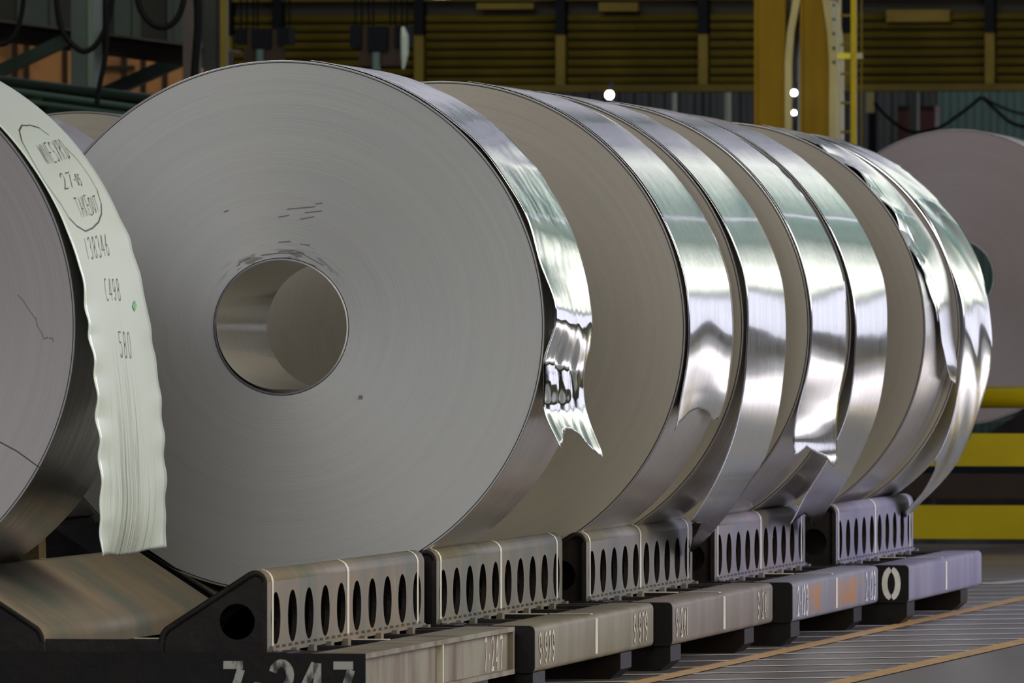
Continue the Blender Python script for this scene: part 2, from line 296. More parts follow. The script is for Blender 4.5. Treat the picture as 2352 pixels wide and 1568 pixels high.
# ------------------------------------------------------------------ mesh helpers
def mesh_obj(name, verts, faces, m, parent=None, smooth=False, loc=None):
    me = bpy.data.meshes.new(name); me.from_pydata([tuple(v) for v in verts], [], faces); me.update()
    if m is not None: me.materials.append(m)
    if smooth:
        for p in me.polygons: p.use_smooth = True
    o = bpy.data.objects.new(name, me); C.objects.link(o)
    if parent is not None: o.parent = parent
    if loc is not None: o.location = loc
    return o
def tag(o, label=None, cat=None, group=None, kind=None):
    if label: o['label'] = label
    if cat: o['category'] = cat
    if group: o['group'] = group
    if kind: o['kind'] = kind
    return o
def empty(name, loc=(0, 0, 0), label=None, cat=None, group=None):
    o = bpy.data.objects.new(name, None); C.objects.link(o); o.location = loc; o.empty_display_size = .2
    return tag(o, label, cat, group)
class MB:
    def __init__(s): s.v = []; s.f = []
    def box(s, x0, x1, y0, y1, z0, z1, ch=0.0, axis='y'):
        """box; ch chamfers the edges that run along y"""
        if ch <= 0:
            b = len(s.v)
            s.v += [(x, y, z) for x in (x0, x1) for y in (y0, y1) for z in (z0, z1)]
            s.f += [tuple(b + i for i in q) for q in ((0, 1, 3, 2), (4, 6, 7, 5), (0, 4, 5, 1), (2, 3, 7, 6), (0, 2, 6, 4), (1, 5, 7, 3))]
        else:
            pr = []
            for (cx, cz, a0) in ((x1 - ch, z1 - ch, 0), (x0 + ch, z1 - ch, 90), (x0 + ch, z0 + ch, 180), (x1 - ch, z0 + ch, 270)):
                for k in range(4):
                    a = math.radians(a0 + 30 * k); pr.append((cx + ch * math.cos(a), cz + ch * math.sin(a)))
            s.prism(pr, y0, y1)
        return s
    def prism(s, prof, y0, y1):
        b = len(s.v); n = len(prof)
        s.v += [(x, y0, z) for x, z in prof] + [(x, y1, z) for x, z in prof]
        s.f += [tuple(b + i for i in range(n)), tuple(b + n + i for i in reversed(range(n)))]
        s.f += [(b + i, b + n + i, b + n + (i + 1) % n, b + (i + 1) % n) for i in range(n)]
        return s
    def bar(s, p, q, wx, wz):
        """square bar from p to q"""
        p, q = Vector(p), Vector(q); d = (q - p).normalized()
        r = d.cross(Vector((0, 1, 0)));
        if r.length < .1: r = d.cross(Vector((0, 0, 1)))
        r.normalize(); u = d.cross(r)
        b = len(s.v)
        for e in (p, q):
            for a, c in ((-1, -1), (1, -1), (1, 1), (-1, 1)):
                s.v.append(tuple(e + r * a * wx / 2 + u * c * wz / 2))
        s.f += [(b, b + 1, b + 2, b + 3), (b + 7, b + 6, b + 5, b + 4)] + [(b + i, b + 4 + i, b + 4 + (i + 1) % 4, b + (i + 1) % 4) for i in range(4)]
        return s
    def tube(s, pts, r, n=10):
        pts = [Vector(p) for p in pts]; b = len(s.v)
        for i, p in enumerate(pts):
            d = (pts[min(i + 1, len(pts) - 1)] - pts[max(i - 1, 0)]).normalized()
            a = d.cross(Vector((0, 1, 0)))
            if a.length < .15: a = d.cross(Vector((1, 0, 0)))
            a.normalize(); c = d.cross(a)
            rr = r[i] if isinstance(r, (list, tuple)) else r
            for k in range(n):
                t = 2 * PI * k / n; s.v.append(tuple(p + (a * math.cos(t) + c * math.sin(t)) * rr))
        for i in range(len(pts) - 1):
            for k in range(n):
                s.f.append((b + i * n + k, b + i * n + (k + 1) % n, b + (i + 1) * n + (k + 1) % n, b + (i + 1) * n + k))
        s.f.append(tuple(b + k for k in reversed(range(n)))); e = b + (len(pts) - 1) * n
        s.f.append(tuple(e + k for k in range(n)))
        return s
    def build(s, name, m, parent=None, smooth=False):
        o = mesh_obj(name, s.v, s.f, m, parent, smooth)
        bm = bmesh.new(); bm.from_mesh(o.data); bmesh.ops.recalc_face_normals(bm, faces=bm.faces); bm.to_mesh(o.data); bm.free()
        return o
def auto_smooth(o, deg=35):
    for p in o.data.polygons: p.use_smooth = True
    try: o.data.set_sharp_from_angle(angle=math.radians(deg))
    except Exception: pass
    return o

# stroke lettering: glyphs as polylines in a unit box (x right, y up)
def arc(cx, cy, rx, ry, a0, a1, n=9):
    return [(cx + rx * math.cos(math.radians(a0 + (a1 - a0) * i / (n - 1))), cy + ry * math.sin(math.radians(a0 + (a1 - a0) * i / (n - 1)))) for i in range(n)]
G = {
 '0': [arc(.5, .5, .38, .5, 95, 265), arc(.5, .5, .38, .5, 85, -85)],
 '1': [[(.5, 0), (.5, 1)]],
 '2': [arc(.5, .7, .36, .3, 165, -20) + [(.62, .35), (.2, .06)], [(.1, .04), (.9, .04)]],
 '3': [arc(.45, .75, .36, .25, 150, -75), arc(.45, .25, .4, .27, 80, -150)],
 '4': [[(.62, 1), (.08, .3)], [(.05, .3), (.95, .3)], [(.70, 1), (.70, 0)]],
 '5': [[(.85, .97), (.2, .97), (.17, .56)], arc(.45, .3, .38, .3, 120, -150)],
 '6': [[(.7, 1), (.3, .62), (.15, .3)], arc(.5, .27, .36, .27, 180, -180, 13)],
 '7': [[(.1, .95), (.9, .95)], [(.82, .84), (.38, 0)]],
 '8': [arc(.5, .75, .3, .24, 270, -90, 13), arc(.5, .25, .36, .25, 90, -270, 13)],
 '9': [arc(.5, .7, .34, .28, 340, 20, 2) + [], arc(.48, .7, .34, .28, 5, 355, 13), [(.84, .64), (.78, .3), (.5, .02), (.2, .12)]],
 '-': [[(.2, .42), (.8, .42)]],
 'T': [[(.0, 1), (1, 1)], [(.5, 1), (.5, 0)]],
 'A': [[(0, 0), (.5, 1), (1, 0)], [(.2, .4), (.8, .4)]],
 'K': [[(.1, 1), (.1, 0)], [(.9, 1), (.1, .45), (.95, 0)]],
 'E': [[(.9, 1), (.1, 1), (.1, 0), (.9, 0)], [(.1, .5), (.7, .5)]],
 'O': [arc(.5, .5, .42, .5, 90, -270, 15)],
 'U': [[(.1, 1), (.12, .25), (.5, 0), (.88, .25), (.9, 1)]],
 'W': [[(0, 1), (.25, 0), (.5, .9), (.75, 0), (1, 1)]],
 'N': [[(.1, 0), (.1, 1), (.9, 0), (.9, 1)]],
 'S': [arc(.5, .75, .36, .24, 30, 270) + arc(.5, .26, .38, .25, 80, -150)],
 'X': [[(.05, 1), (.95, 0)], [(.9, 1), (.1, 0)]],
 'R': [[(.1, 0), (.1, 1), (.7, .95), (.8, .7), (.1, .5), (.9, 0)]],
 'D': [[(.1, 0), (.1, 1), (.7, .85), (.85, .5), (.7, .12), (.1, 0)]],
 'C': [arc(.55, .5, .42, .5, 60, 300, 12)],
 ' ': [],
}
G['9'] = G['9'][1:]
def strip2d(pts, wd):
    """flat stroke of width wd along 2-D points -> verts, quads"""
    n = len(pts); v = []; f = []
    for i, (x, y) in enumerate(pts):
        x0, y0 = pts[max(i - 1, 0)]; x1, y1 = pts[min(i + 1, n - 1)]
        dx, dy = x1 - x0, y1 - y0; L = math.hypot(dx, dy) or 1
        nx, ny = -dy / L * wd / 2, dx / L * wd / 2
        v += [(x + nx, y + ny), (x - nx, y - ny)]
        if i: f.append((2 * i - 2, 2 * i - 1, 2 * i + 1, 2 * i))
    return v, f
def lettering(text, h, wfac=.6, gap=.22, stroke=.14):
    """2-D mesh of a word, height h, origin lower left"""
    V = []; Fa = []; x = 0
    for ch in text:
        gw = h * wfac * (0.45 if ch in '1-' else 1)
        for st in G[ch]:
            pts = [(x + p[0] * gw, p[1] * h) for p in st]
            v, f = strip2d(pts, h * stroke); b = len(V); V += v; Fa += [tuple(b + i for i in q) for q in f]
        x += gw + h * gap
    return V, Fa, x

# ------------------------------------------------------------------ THE SETTING: floor, walls, roof
def plane(name, corners, m, **kw):
    return mesh_obj(name, corners, [(0, 1, 2, 3)], m)
fl = plane('floor', [(-45, -6, 0), (25, -6, 0), (25, 122, 0), (-45, 122, 0)], M['floor']); tag(fl, kind='structure')

def floor_strip(name, p, q, wd, m, z=.003, label=None):
    p, q = Vector(p), Vector(q); d = (q - p).normalized(); nrm = Vector((-d.y, d.x, 0)) * wd / 2
    o = mesh_obj(name, [p - nrm + Vector((0, 0, z)), q - nrm + Vector((0, 0, z)), q + nrm + Vector((0, 0, z)), p + nrm + Vector((0, 0, z))], [(0, 1, 2, 3)], m, fl)
    if label: o['label'] = label
    return o
a0, a1 = floor_at(1650, 1529), floor_at(2352, 1374); dA = (a1 - a0).normalized()
b0, b1 = floor_at(1931, 1568), floor_at(2352, 1473); dB = (b1 - b0).normalized()
floor_strip('lane_line', a0 - dA * 12, a0 + dA * 34, .095, M['orange_line'], .004, 'worn orange line nearer the pallets')
floor_strip('lane_line', b0 - dB * 12, b0 + dB * 30, .105, M['orange_line'], .004, 'worn orange line farther from the pallets')
hd = Vector((.8, .6, 0))
for k in range(24):
    c = a0 + dA * (-4.5 + k * .87)
    # clip the hatch line between the second lane line and 1.2 m beyond the first
    tt = (b0 - c).cross(dB).z / hd.cross(dB).z
    floor_strip('hatch_line', c - hd * 1.2, c + hd * tt, .085, M['hatch'], .002)
floor_strip('cross_line', floor_at(2150, 1283), floor_at(2420, 1281), .14, M['orange_line'], .003, 'far orange line across the aisle')
floor_strip('cross_line', floor_at(2268, 1342), floor_at(2420, 1328), .16, M['stripe'], .003, 'short white floor mark')

def corrugated(name, x0, x1, y, z0, z1, pitch, depth, m, kind='structure', parent=None, face=-1):
    n = int(math.ceil((x1 - x0) / pitch)); v = []; f = []
    prof = []
    for i in range(n):
        x = x0 + i * pitch
        prof += [(x, 0), (x + pitch * .45, 0), (x + pitch * .55, depth), (x + pitch * .9, depth)]
    prof.append((x0 + n * pitch, 0))
    for (x, d) in prof: v += [(x, y + d, z0), (x, y + d, z1)]
    for i in range(len(prof) - 1): f.append((2 * i, 2 * i + 2, 2 * i + 3, 2 * i + 1))
    o = mesh_obj(name, v, f, m, parent)
    if kind and parent is None: tag(o, kind=kind)
    return o
YB = 108.0
X = lambda px, Y: at(px, 750, Y).x
Z = lambda py, Y, px=1176: at(px, py, Y).z
# far wall: grey and teal ribbed cladding; its stretch right of the picture holds added glow panels for the rims to mirror
corrugated('wall_back', -45, X(2158, YB), YB, 0, 5.4, .16, .05, M['grey_wall'])
corrugated('wall_back', -45, X(2158, YB), YB, 5.4, 15, .5, .08, M['pale_wall'])  # unseen upper part, made pale so the upper rims reflect lighter
corrugated('wall_back', X(2156, YB), -10.35, YB - .1, 0, 15, .042 * 2, .03, M['teal'])
plane('wall_back', [(-10.4, YB, 12), (25, YB, 12), (25, YB, 15), (-10.4, YB, 15)], M['teal']).__setitem__('kind', 'structure')
plane('wall_back', [(-10.4, YB, 0), (25, YB, 0), (25, YB, .9), (-10.4, YB, .9)], M['olive_wall']).__setitem__('kind', 'structure')  # unseen foot of the wall, coloured for the olive band in the rims
def add_glow_panel(name, x0, x1, z0, z1, m, bars):
    e = empty(name, (0, 0, 0)); tag(e, kind='structure')
    mesh_obj('pane', [(x0, YB - .02, z0), (x1, YB - .02, z0), (x1, YB - .02, z1), (x0, YB - .02, z1)], [(0, 1, 2, 3)], m, e)
    mb = MB()
    for i in range(bars + 1):
        x = x0 + (x1 - x0) * i / bars; mb.box(x - .06, x + .06, YB - .12, YB - .02, z0, z1)
    for z in (z0, z1): mb.box(x0, x1, YB - .13, YB - .02, z - .09, z + .09)
    mb.build('window_frame', M['teal_dark'], e)
add_glow_panel('door_1', -9.5, 12, .9, 3.4, M['daylight'], 6)  # added unseen glow panels, placed so the rims mirror coloured bands
add_glow_panel('window_1', -1.6, 24, 3.9, 7.6, M['daywin'], 9)
add_glow_panel('window_2', -5.0, -1.9, 6.0, 11.5, M['tealwin'], 1)
add_glow_panel('window_3', -7.6, -5.2, 6.5, 12, M['daywin'], 1)
add_glow_panel('window_4', -1.6, 24, 7.9, 11.2, M['greenwin'], 9)
for i_, (xa, xb) in enumerate(((-8.5, -8.15), (-9.25, -9.0), (-10.2, -9.75))):
    add_glow_panel('window_%d' % (5 + i_), xa, xb, 5.5, 12, M['lampviolet'], 1)  # narrow added glow strips for the lilac stripes on the upper rims
def wallp(x0, x1, z0, z1, m): tag(plane('wall_back', [(x0, YB, z0), (x1, YB, z0), (x1, YB, z1), (x0, YB, z1)], M[m]), kind='structure')
wallp(-10.4, 25, 3.4, 3.9, 'grey_wall'); wallp(-10.4, -9.5, .9, 3.4, 'grey_wall'); wallp(12, 25, .9, 3.4, 'grey_wall'); wallp(-10.4, -1.6, 3.9, 6.0, 'teal'); wallp(-10.4, -1.6, 6.0, 12.1, 'grey_wall'); wallp(-1.6, 25, 7.6, 7.9, 'grey_wall'); wallp(-1.6, 25, 11.2, 12.1, 'grey_wall')
e = empty('strip_lamp', (0, 0, 0), 'thin sloping white tube lamp along the roof edge of the far wall', 'lamp')
MB().bar((-4.6, YB - .3, 7.6), (0, YB - .3, 10.4), .10, .10).build('tube_light', M['lampviolet'], e)  # added bar, tilted so several rims mirror a thin bright line
MB().bar((-4.6, YB - .2, 7.7), (0, YB - .2, 10.5), .12, .12).build('housing', M['teal_dark'], e)
tag(plane('wall_right', [(25, -6, 0), (25, 122, 0), (25, 122, 15), (25, -6, 15)], M['grey_wall']), kind='structure')
tag(plane('wall_left', [(-45, -6, 0), (-45, 122, 0), (-45, 122, 15), (-45, -6, 15)], M['grey_wall']), kind='structure')
tag(plane('ceiling', [(-45, 20, 15), (25, 20, 15), (25, 122, 15), (-45, 122, 15)], M['grey_wall']), kind='structure')
for i, (y, z) in enumerate(((84, 11.2), (92, 11.2), (100, 12.2))):
    e = empty('strip_lamp', (-10, y, z), 'long cool white strip lamp high under the roof, %s row from the coils' % ('first', 'second', 'third')[i], 'lamp', 'strip lamps under the roof')
    MB().box(-9, 14, -.2, .2, 0, .12).build('housing', M['teal_dark'], e)
    MB().box(-9, 14, -.14, .14, -.1, -.001).build('tube_light', M['lampviolet'], e)

# ------------------------------------------------------------------ coils
def ring_face(name, r0, r1, y, m, parent, N=160, flip=False):
    v = []; f = []
    for r in (r0, (r0 + r1) / 2, r1):
        for k in range(N):
            a = 2 * PI * k / N; v.append((r * math.cos(a), y, r * math.sin(a)))
    for j in range(2):
        for k in range(N):
            q = (j * N + k, j * N + (k + 1) % N, (j + 1) * N + (k + 1) % N, (j + 1) * N + k)
            f.append(q if flip else q[::-1])
    return mesh_obj(name, v, f, m, parent)
def cyl(name, r, y0, y1, m, parent, N=160, inward=False, wob=0.0):
    v = []; f = []; ys = [y0 + (y1 - y0) * i / 6 for i in range(7)]
    for j, y in enumerate(ys):
        for k in range(N):
            a = 2 * PI * k / N; rr = r + wob * math.sin(3 * a + j)
            v.append((rr * math.cos(a), y, rr * math.sin(a)))
    for j in range(6):
        for k in range(N):
            q = (j * N + k, j * N + (k + 1) % N, (j + 1) * N + (k + 1) % N, (j + 1) * N + k)
            f.append(q[::-1] if inward else q)
    return mesh_obj(name, v, f, m, parent, True)
COILS = []
def coil(cx, Y, zc, R, wd, face, rim, label, group, r0=.254):
    e = empty('metal_coil', (cx, Y, zc), label, 'coil', group)
    ring_face('end_face', r0, R - .003, 0, face, e)
    ring_face('end_face', r0, R - .003, wd, face, e, flip=True)
    cyl('outer_wrap', R, .003, wd - .003, M['wrap'] if rim == M['rim'] else rim, e)
    # the lip where the last wraps stand proud of the end, a thin bright ring with a dark seam inside
    o = ring_face('outer_lip', R - .0025, R, -.004, M['rim'], e); 
    ring_face('seam', R - .010, R - .0065, -.0015, M['edge'], e)
    cyl('bore', r0, 0.0, wd, M['bore'], e, 96, inward=True)
    ring_face('bore_lip', r0, r0 + .006, -.003, M['rim'], e, 96)
    ring_face('bore_seam', r0 + .006, r0 + .009, -.0015, M['edge'], e, 96)
    return e
def coil_px(pxr, Y, R, zc, wd, face, rim, label, group):
    return coil(at(pxr, 750, Y).x - R, Y, zc, R, wd, face, rim, label, group), (at(pxr, 750, Y).x - R, Y, zc, R, wd)
GR = 'coils in the receding row'
specs = [
 (1251, 39.05, 1.016, 1.42, 1.14, 'face_grey', 'rim', 'large grey metal coil in front with open bore and mirror-bright torn tail'),
 (1574.5, 42.5, 1.025, 1.412, 1.38, 'face_taupe', 'rim', 'second coil of the row, tail ending in an arched notch'),
 (1708, 44.2, 1.015, 1.42, 1.28, 'face_taupe', 'rim', 'third coil of the row, long tail reaching down past the cradle'),
 (1860, 46.0, 1.012, 1.417, 1.3, 'face_taupe', 'rim', 'fourth coil of the row, short glaring white torn tail'),
 (1955, 47.65, 1.010, 1.415, 1.3, 'face_taupe', 'rim', 'fifth coil of the row, forked tail hanging over a cradle end'),
 (2126, 50.1, 1.010, 1.405, 1.15, 'face_taupe', 'rim', 'sixth coil of the row, tail tapering to a spike'),
 (2205, 51.3, 1.000, 1.402, 1.1, 'face_taupe', 'rim', 'last coil of the row, long tail with pointed end before yellow rails'),
]
for s in specs:
    e, g = coil_px(s[0], s[1], s[2], s[3], s[4], M[s[5]], M[s[6]], s[7], GR)
    COILS.append((e, g))
# the coated coil at the left edge of the picture
DA = 36.55; pA = ray(-478, 750); XA, YA = pA[0] * DA, pA[1] * DA
eA = coil(XA, YA, HZ, 1.016, 1.22, M['face_mauve'], M['rim_brown'], 'coil at the left edge with a pale coated tail bearing handwriting', None)
gA = (XA, YA, HZ, 1.016, 1.22)

# ------------------------------------------------------------------ tails
class Ribbon:
    """sheet end peeled from a coil. near/far: pixel outlines of its two edges, turned into radius over angle in the planes of the coil's two ends"""
    def __init__(s, g, near, far, phi0=80, inset=.004, lift=.006, soft=11):
        s.soft = soft
        s.g = g; cx, Y, zc, R, wd = g
        s.y0, s.y1 = inset, wd - inset
        s.R = R; s.lift = lift
        s.tabs = []
        for pts, y in ((near, s.y0), (far, s.y1)):
            L = []
            for px, py in pts:
                p = at(px, py, Y + y); dx, dz = p.x - cx, p.z - zc
                L.append((math.atan2(dz, dx), max(math.hypot(dx, dz), R + lift)))
            L.sort()
            s.tabs.append(L)
        # below its last point the near edge keeps the far edge's curve
        (n, f) = s.tabs
        offn = n[0][1] - np.interp(n[0][0], [a for a, r in f], [r for a, r in f])
        ext = [(a, max(r + offn * .6, R + lift)) for a, r in f if a < n[0][0] - .03]
        s.tabs[0] = ext + n
        offf = f[0][1] - np.interp(f[0][0], [a for a, r in s.tabs[0]], [r for a, r in s.tabs[0]])
        exf = [(a, max(r + offf, R + lift)) for a, r in s.tabs[0] if a < f[0][0] - .03]
        s.tabs[1] = exf + f
        s.phi0 = math.radians(phi0)
        for t in s.tabs:
            top = t[-1][0]; 
            ex = t[-1][1] - R - lift
            for q in range(1, 9): t.append((top + .75 * q / 8, R + lift + ex * (1 - q / 8) ** 2))
            t.append((max(s.phi0, top + .8), R + lift))
        s.wave = None; s.calm = False; s.S = []
        s.A = [np.array([a for a, r in t]) for t in s.tabs]; s.Q = [np.array([r for a, r in t]) for t in s.tabs]
        for i in (0, 1):   # soften the polyline
            aa = np.linspace(s.A[i][0], s.A[i][-1], 400); rr = np.interp(aa, s.A[i], s.Q[i])
            hw = s.soft; k = np.ones(2 * hw + 1) / (2 * hw + 1); rs = np.convolve(np.pad(rr, hw, 'edge'), k, 'valid')
            s.A[i], s.Q[i] = aa, rs
            k = np.ones(61) / 61; s.S.append(np.convolve(np.pad(rs, 30, 'edge'), k, 'valid'))
    def pos(s, u, ph, off=0.0):
        if s.calm:
            c = [np.interp(ph, s.A[i], s.S[i]) for i in (0, 1)]; d = [np.interp(ph, s.A[i], s.Q[i]) - c[i] for i in (0, 1)]
            r = (1 - u) * c[0] + u * c[1] + d[0] * max(0, 1 - u / .3) ** 2 + d[1] * max(0, (u - .7) / .3) ** 2 + off
        else:
            r = (1 - u) * np.interp(ph, s.A[0], s.Q[0]) + u * np.interp(ph, s.A[1], s.Q[1]) + off
        if s.wave: r += s.wave(u, ph)
        return (r * math.cos(ph), s.y0 + (s.y1 - s.y0) * u, r * math.sin(ph))
    def px(s, u, ph):
        p = s.pos(u, ph); return proj(p[0] + s.g[0], p[1] + s.g[1], p[2] + s.g[2])
    def inv(s, px, py):
        best = None
        if not hasattr(s, 'grid'):
            s.grid = [(u, ph, *s.px(u, ph)) for u in np.linspace(0, 1, 9) for ph in np.linspace(-1.2, 1.4, 60)]
        u, ph, _, _ = min(s.grid, key=lambda g: (g[2] - px) ** 2 + (g[3] - py) ** 2)
        for _ in range(12):
            x, y = s.px(u, ph); e = 1e-3
            xu, yu = s.px(u + e, ph); xp, yp = s.px(u, ph + e)
            J = np.array([[(xu - x) / e, (xp - x) / e], [(yu - y) / e, (yp - y) / e]])
            try: d = np.linalg.solve(J, np.array([px - x, py - y]))
            except Exception: break
            d[0] = max(-.3, min(.3, d[0])); d[1] = max(-.1, min(.1, d[1]))
            u += d[0]; ph += d[1]
        return u, ph
    def build(s, name, m, parent, torn, nphi=200, jag=.0, thick=.0022, nu=26):
        tp = sorted(s.inv(*t) for t in torn)
        tu = np.array([max(0, min(1, t[0])) for t in tp]); tph = np.array([t[1] for t in tp])
        us = sorted(set([round(x, 4) for x in list(np.linspace(0, 1, nu)) + list(tu)]))
        v = []; f = []; nr = nphi
        r = random.Random(5)
        for u in us:
            pe = float(np.interp(u, tu, tph)) + (r.uniform(-jag, jag) if 0.03 < u < .97 else 0)
            for j in range(nr + 1):
                ph = s.phi0 + (pe - s.phi0) * j / nr; v.append(s.pos(u, ph))
        for i in range(len(us) - 1):
            for j in range(nr):
                a = i * (nr + 1) + j; b = a + nr + 1; f.append((a, a + 1, b + 1, b))
        o = mesh_obj(name, v, f, m, parent, True)
        sm = o.modifiers.new('thickness', 'SOLIDIFY'); sm.thickness = thick; sm.offset = -1
        return o
    def ink(s, name, strokes, parent, wd=.0045, m=None):
        """strokes in pixels, drawn on the sheet with a marker of real width wd"""
        V = []; Fa = []; W = s.y1 - s.y0
        for st in strokes:
            den = []
            for i in range(len(st) - 1):
                for k in range(4):
                    t = k / 4; den.append((st[i][0] * (1 - t) + st[i + 1][0] * t, st[i][1] * (1 - t) + st[i + 1][1] * t))
            den.append(st[-1])
            q = [s.inv(*p) for p in den]
            q = [(u * W, ph * s.R) for u, ph in q if -.05 < u < 1.05]
            if len(q) < 2: continue
            v, f = strip2d(q, wd); b = len(V)
            V += [s.pos(max(0, min(1, a / W)), c / s.R, .0016) for a, c in v]; Fa += [tuple(b + i for i in x) for x in f]
        return mesh_obj(name, V, Fa, m or M['ink'], parent)

# tail of the front coil: mirror bright, crinkled, two torn prongs
e1, g1 = COILS[0]
T1 = Ribbon(g1, [(1160, 410), (1195, 470), (1225, 540), (1243, 600), (1258, 650), (1272, 700), (1274, 746), (1266, 781), (1255, 819), (1251, 840), (1251, 896), (1252, 939), (1259, 963), (1275, 998), (1289, 1030), (1303, 1062)],
    [(1210, 367), (1237, 388), (1264, 433), (1291, 481), (1318, 541), (1337, 598), (1352, 655), (1359, 700), (1363, 728), (1361, 763), (1353, 809), (1347, 840), (1345, 896), (1344, 928), (1352, 963), (1362, 991), (1378, 1023), (1390, 1052)], phi0=84, soft=5)
def w1(u, ph):
    d = math.degrees(ph); k = max(0, min(1, (62 - d) / 40)); k2 = max(0, min(1, (2 - d) / 12))
    a = .0045 * k * math.sin(d * .33 + 2.0 * u) * (1 - u) ** 2 + .0022 * k * math.sin(d * .19 + 3 * u + 1)
    a += k2 * (.0045 * math.sin(u * 19 + d * .15) + .0025 * math.sin(u * 37 + 1.3 + d * .22) + .003 * math.sin(d * .45 + u * 4))
    return a
T1.wave = w1
T1.build('loose_tail', M['mirror'], e1, [(1252, 930), (1259, 963), (1275, 998), (1288, 1030), (1293, 1018), (1294, 990), (1300, 983), (1310, 985), (1332, 998), (1346, 1016), (1366, 1036), (1383, 1052), (1388, 1044)][3:], jag=.002, nphi=260, nu=34)['label'] = 'mirror-bright crinkled tail with two torn prongs'

e2, g2 = COILS[1]
T2 = Ribbon(g2, [(1575, 650), (1580, 700), (1580, 763), (1574, 833), (1563, 882), (1554, 932), (1549, 977), (1546, 991)],
    [(1676, 640), (1683, 700), (1684, 763), (1681, 805), (1674, 854), (1665, 910), (1655, 946), (1644, 967)], phi0=84)
T2.wave = lambda u, ph: max(0, min(1, (5 - math.degrees(ph)) / 20)) * .010 * math.cos(u * 2 * PI * 1.0 + .3) * (1 if u < 1 else 1)
T2.build('loose_tail', M['rim'], e2, [(1543, 991), (1558, 973), (1571, 960), (1588, 944), (1606, 937), (1620, 942), (1629, 949), (1634, 962), (1640, 967), (1646, 962)], jag=.001)['label'] = 'bright tail with an arched notch at its end'
e3, g3 = COILS[2]
T3 = Ribbon(g3, [(1712, 640), (1716, 700), (1716, 750), (1713, 800), (1709, 873), (1700, 934), (1677, 1023), (1642, 1106), (1600, 1176), (1588, 1195)],
    [(1797, 640), (1804, 700), (1806, 750), (1805, 800), (1799, 873), (1786, 959), (1757, 1055), (1722, 1106), (1671, 1179), (1630, 1230), (1598, 1262), (1590, 1270)], phi0=84)
T3.build('loose_tail', M['rim'], e3, [(1585, 1196), (1598, 1202), (1611, 1203), (1600, 1225), (1591, 1238), (1581, 1266), (1588, 1268), (1600, 1260)], jag=.001)['label'] = 'long bright tail bent to a rounded tip'
e4, g4 = COILS[3]
T4 = Ribbon(g4, [(1862, 700), (1863, 760), (1861, 800), (1853, 857), (1834, 921), (1822, 979), (1820, 1017), (1821, 1044)],
    [(1940, 640), (1944, 700), (1945, 760), (1944, 800), (1941, 848), (1930, 896), (1923, 943), (1921, 991), (1923, 1036), (1925, 1073)], phi0=84)
T4.build('loose_tail', M['rim'], e4, [(1821, 1044), (1832, 1046), (1844, 1036), (1853, 1027), (1866, 1035), (1898, 1052), (1908, 1066), (1922, 1073)], jag=.001)['label'] = 'short white-gleaming tail with a torn end'
e5, g5 = COILS[4]
T5 = Ribbon(g5, [(1962, 700), (1965, 760), (1963, 800), (1957, 880), (1945, 950), (1921, 1010), (1901, 1055), (1859, 1119), (1831, 1167), (1818, 1205)],
    [(2031, 640), (2038, 700), (2038, 760), (2037, 796), (2030, 872), (2015, 949), (1980, 1037), (1946, 1102), (1907, 1159), (1876, 1209)], phi0=84)
T5.build('loose_tail', M['rim'], e5, [(1817, 1205), (1826, 1196), (1846, 1180), (1856, 1186), (1863, 1192), (1868, 1210), (1874, 1210)], jag=.001)['label'] = 'long bright tail ending in a fork'
e6, g6 = COILS[5]
T6 = Ribbon(g6, [(1955, 386), (2004, 430), (2062, 512), (2096, 583), (2105, 604), (2130, 680), (2140, 760), (2140, 860)],
    [(2057, 436), (2110, 496), (2149, 559), (2181, 646), (2190, 706), (2192, 769), (2197, 834), (2196, 882)], phi0=78)
T6.wave = lambda u, ph: .014 * (1 - u) ** 2 * math.sin(math.degrees(ph) * .42) * (1 if 8 < math.degrees(ph) < 62 else .3)
T6.build('loose_tail', M['rim'], e6, [(2104, 604), (2124, 629), (2145, 682), (2155, 741), (2164, 790), (2175, 842), (2183, 872), (2194, 881)], jag=.0005)['label'] = 'bright tail tapering to a spike'
e7, g7 = COILS[6]
T7 = Ribbon(g7, [(2040, 409), (2117, 500), (2168, 590), (2196, 650), (2209, 706), (2213, 776), (2208, 845), (2191, 930), (2172, 1006), (2149, 1060)],
    [(2124, 429), (2187, 496), (2229, 566), (2260, 636), (2274, 706), (2276, 757), (2273, 834), (2256, 930), (2227, 1006), (2187, 1075), (2129, 1144), (2099, 1174), (2085, 1192)], phi0=78)
T7.wave = lambda u, ph: .006 * math.sin(u * 9 + math.degrees(ph) * .2) * (1 if math.degrees(ph) < 40 else .3)
T7.build('loose_tail', M['rim'], e7, [(2149, 1060), (2147, 1079), (2118, 1132), (2080, 1174), (2073, 1197), (2087, 1188)], jag=.0005)['label'] = 'long bright tail ending in a point'

# pale coated tail of the left coil
TA = Ribbon(gA, [(73, 379), (146, 509), (168, 568), (180, 600), (190, 640), (196, 680), (194, 712), (205, 745), (204, 775), (218, 835), (217, 870), (224, 920), (219, 965), (230, 1010), (226, 1050), (233, 1100), (230, 1140), (232, 1200), (223, 1218), (238, 1272), (243, 1310)],
    [(100, 258), (150, 315), (200, 385), (240, 440), (275, 505), (300, 545), (303, 575), (322, 622), (327, 660), (338, 700), (339, 722), (351, 765), (350, 795), (364, 855), (364, 885), (373, 930), (372, 970), (379, 1010), (377, 1050), (383, 1100), (380, 1140), (382, 1185), (377, 1215), (384, 1256), (388, 1300)], phi0=100, soft=3)
def wA(u, ph):
    d = math.degrees(ph); k = max(0, min(1, (25 - d) / 30))
    e = abs(u - .5) * 2
    return .003 * k * e ** 4 * math.sin(d * .9)
TA.wave = wA; TA.calm = True
tA = TA.build('coated_tail', M['white_steel'], eA, [(239, 1274), (270, 1276), (310, 1271), (350, 1261), (384, 1256)], nphi=320, nu=22)
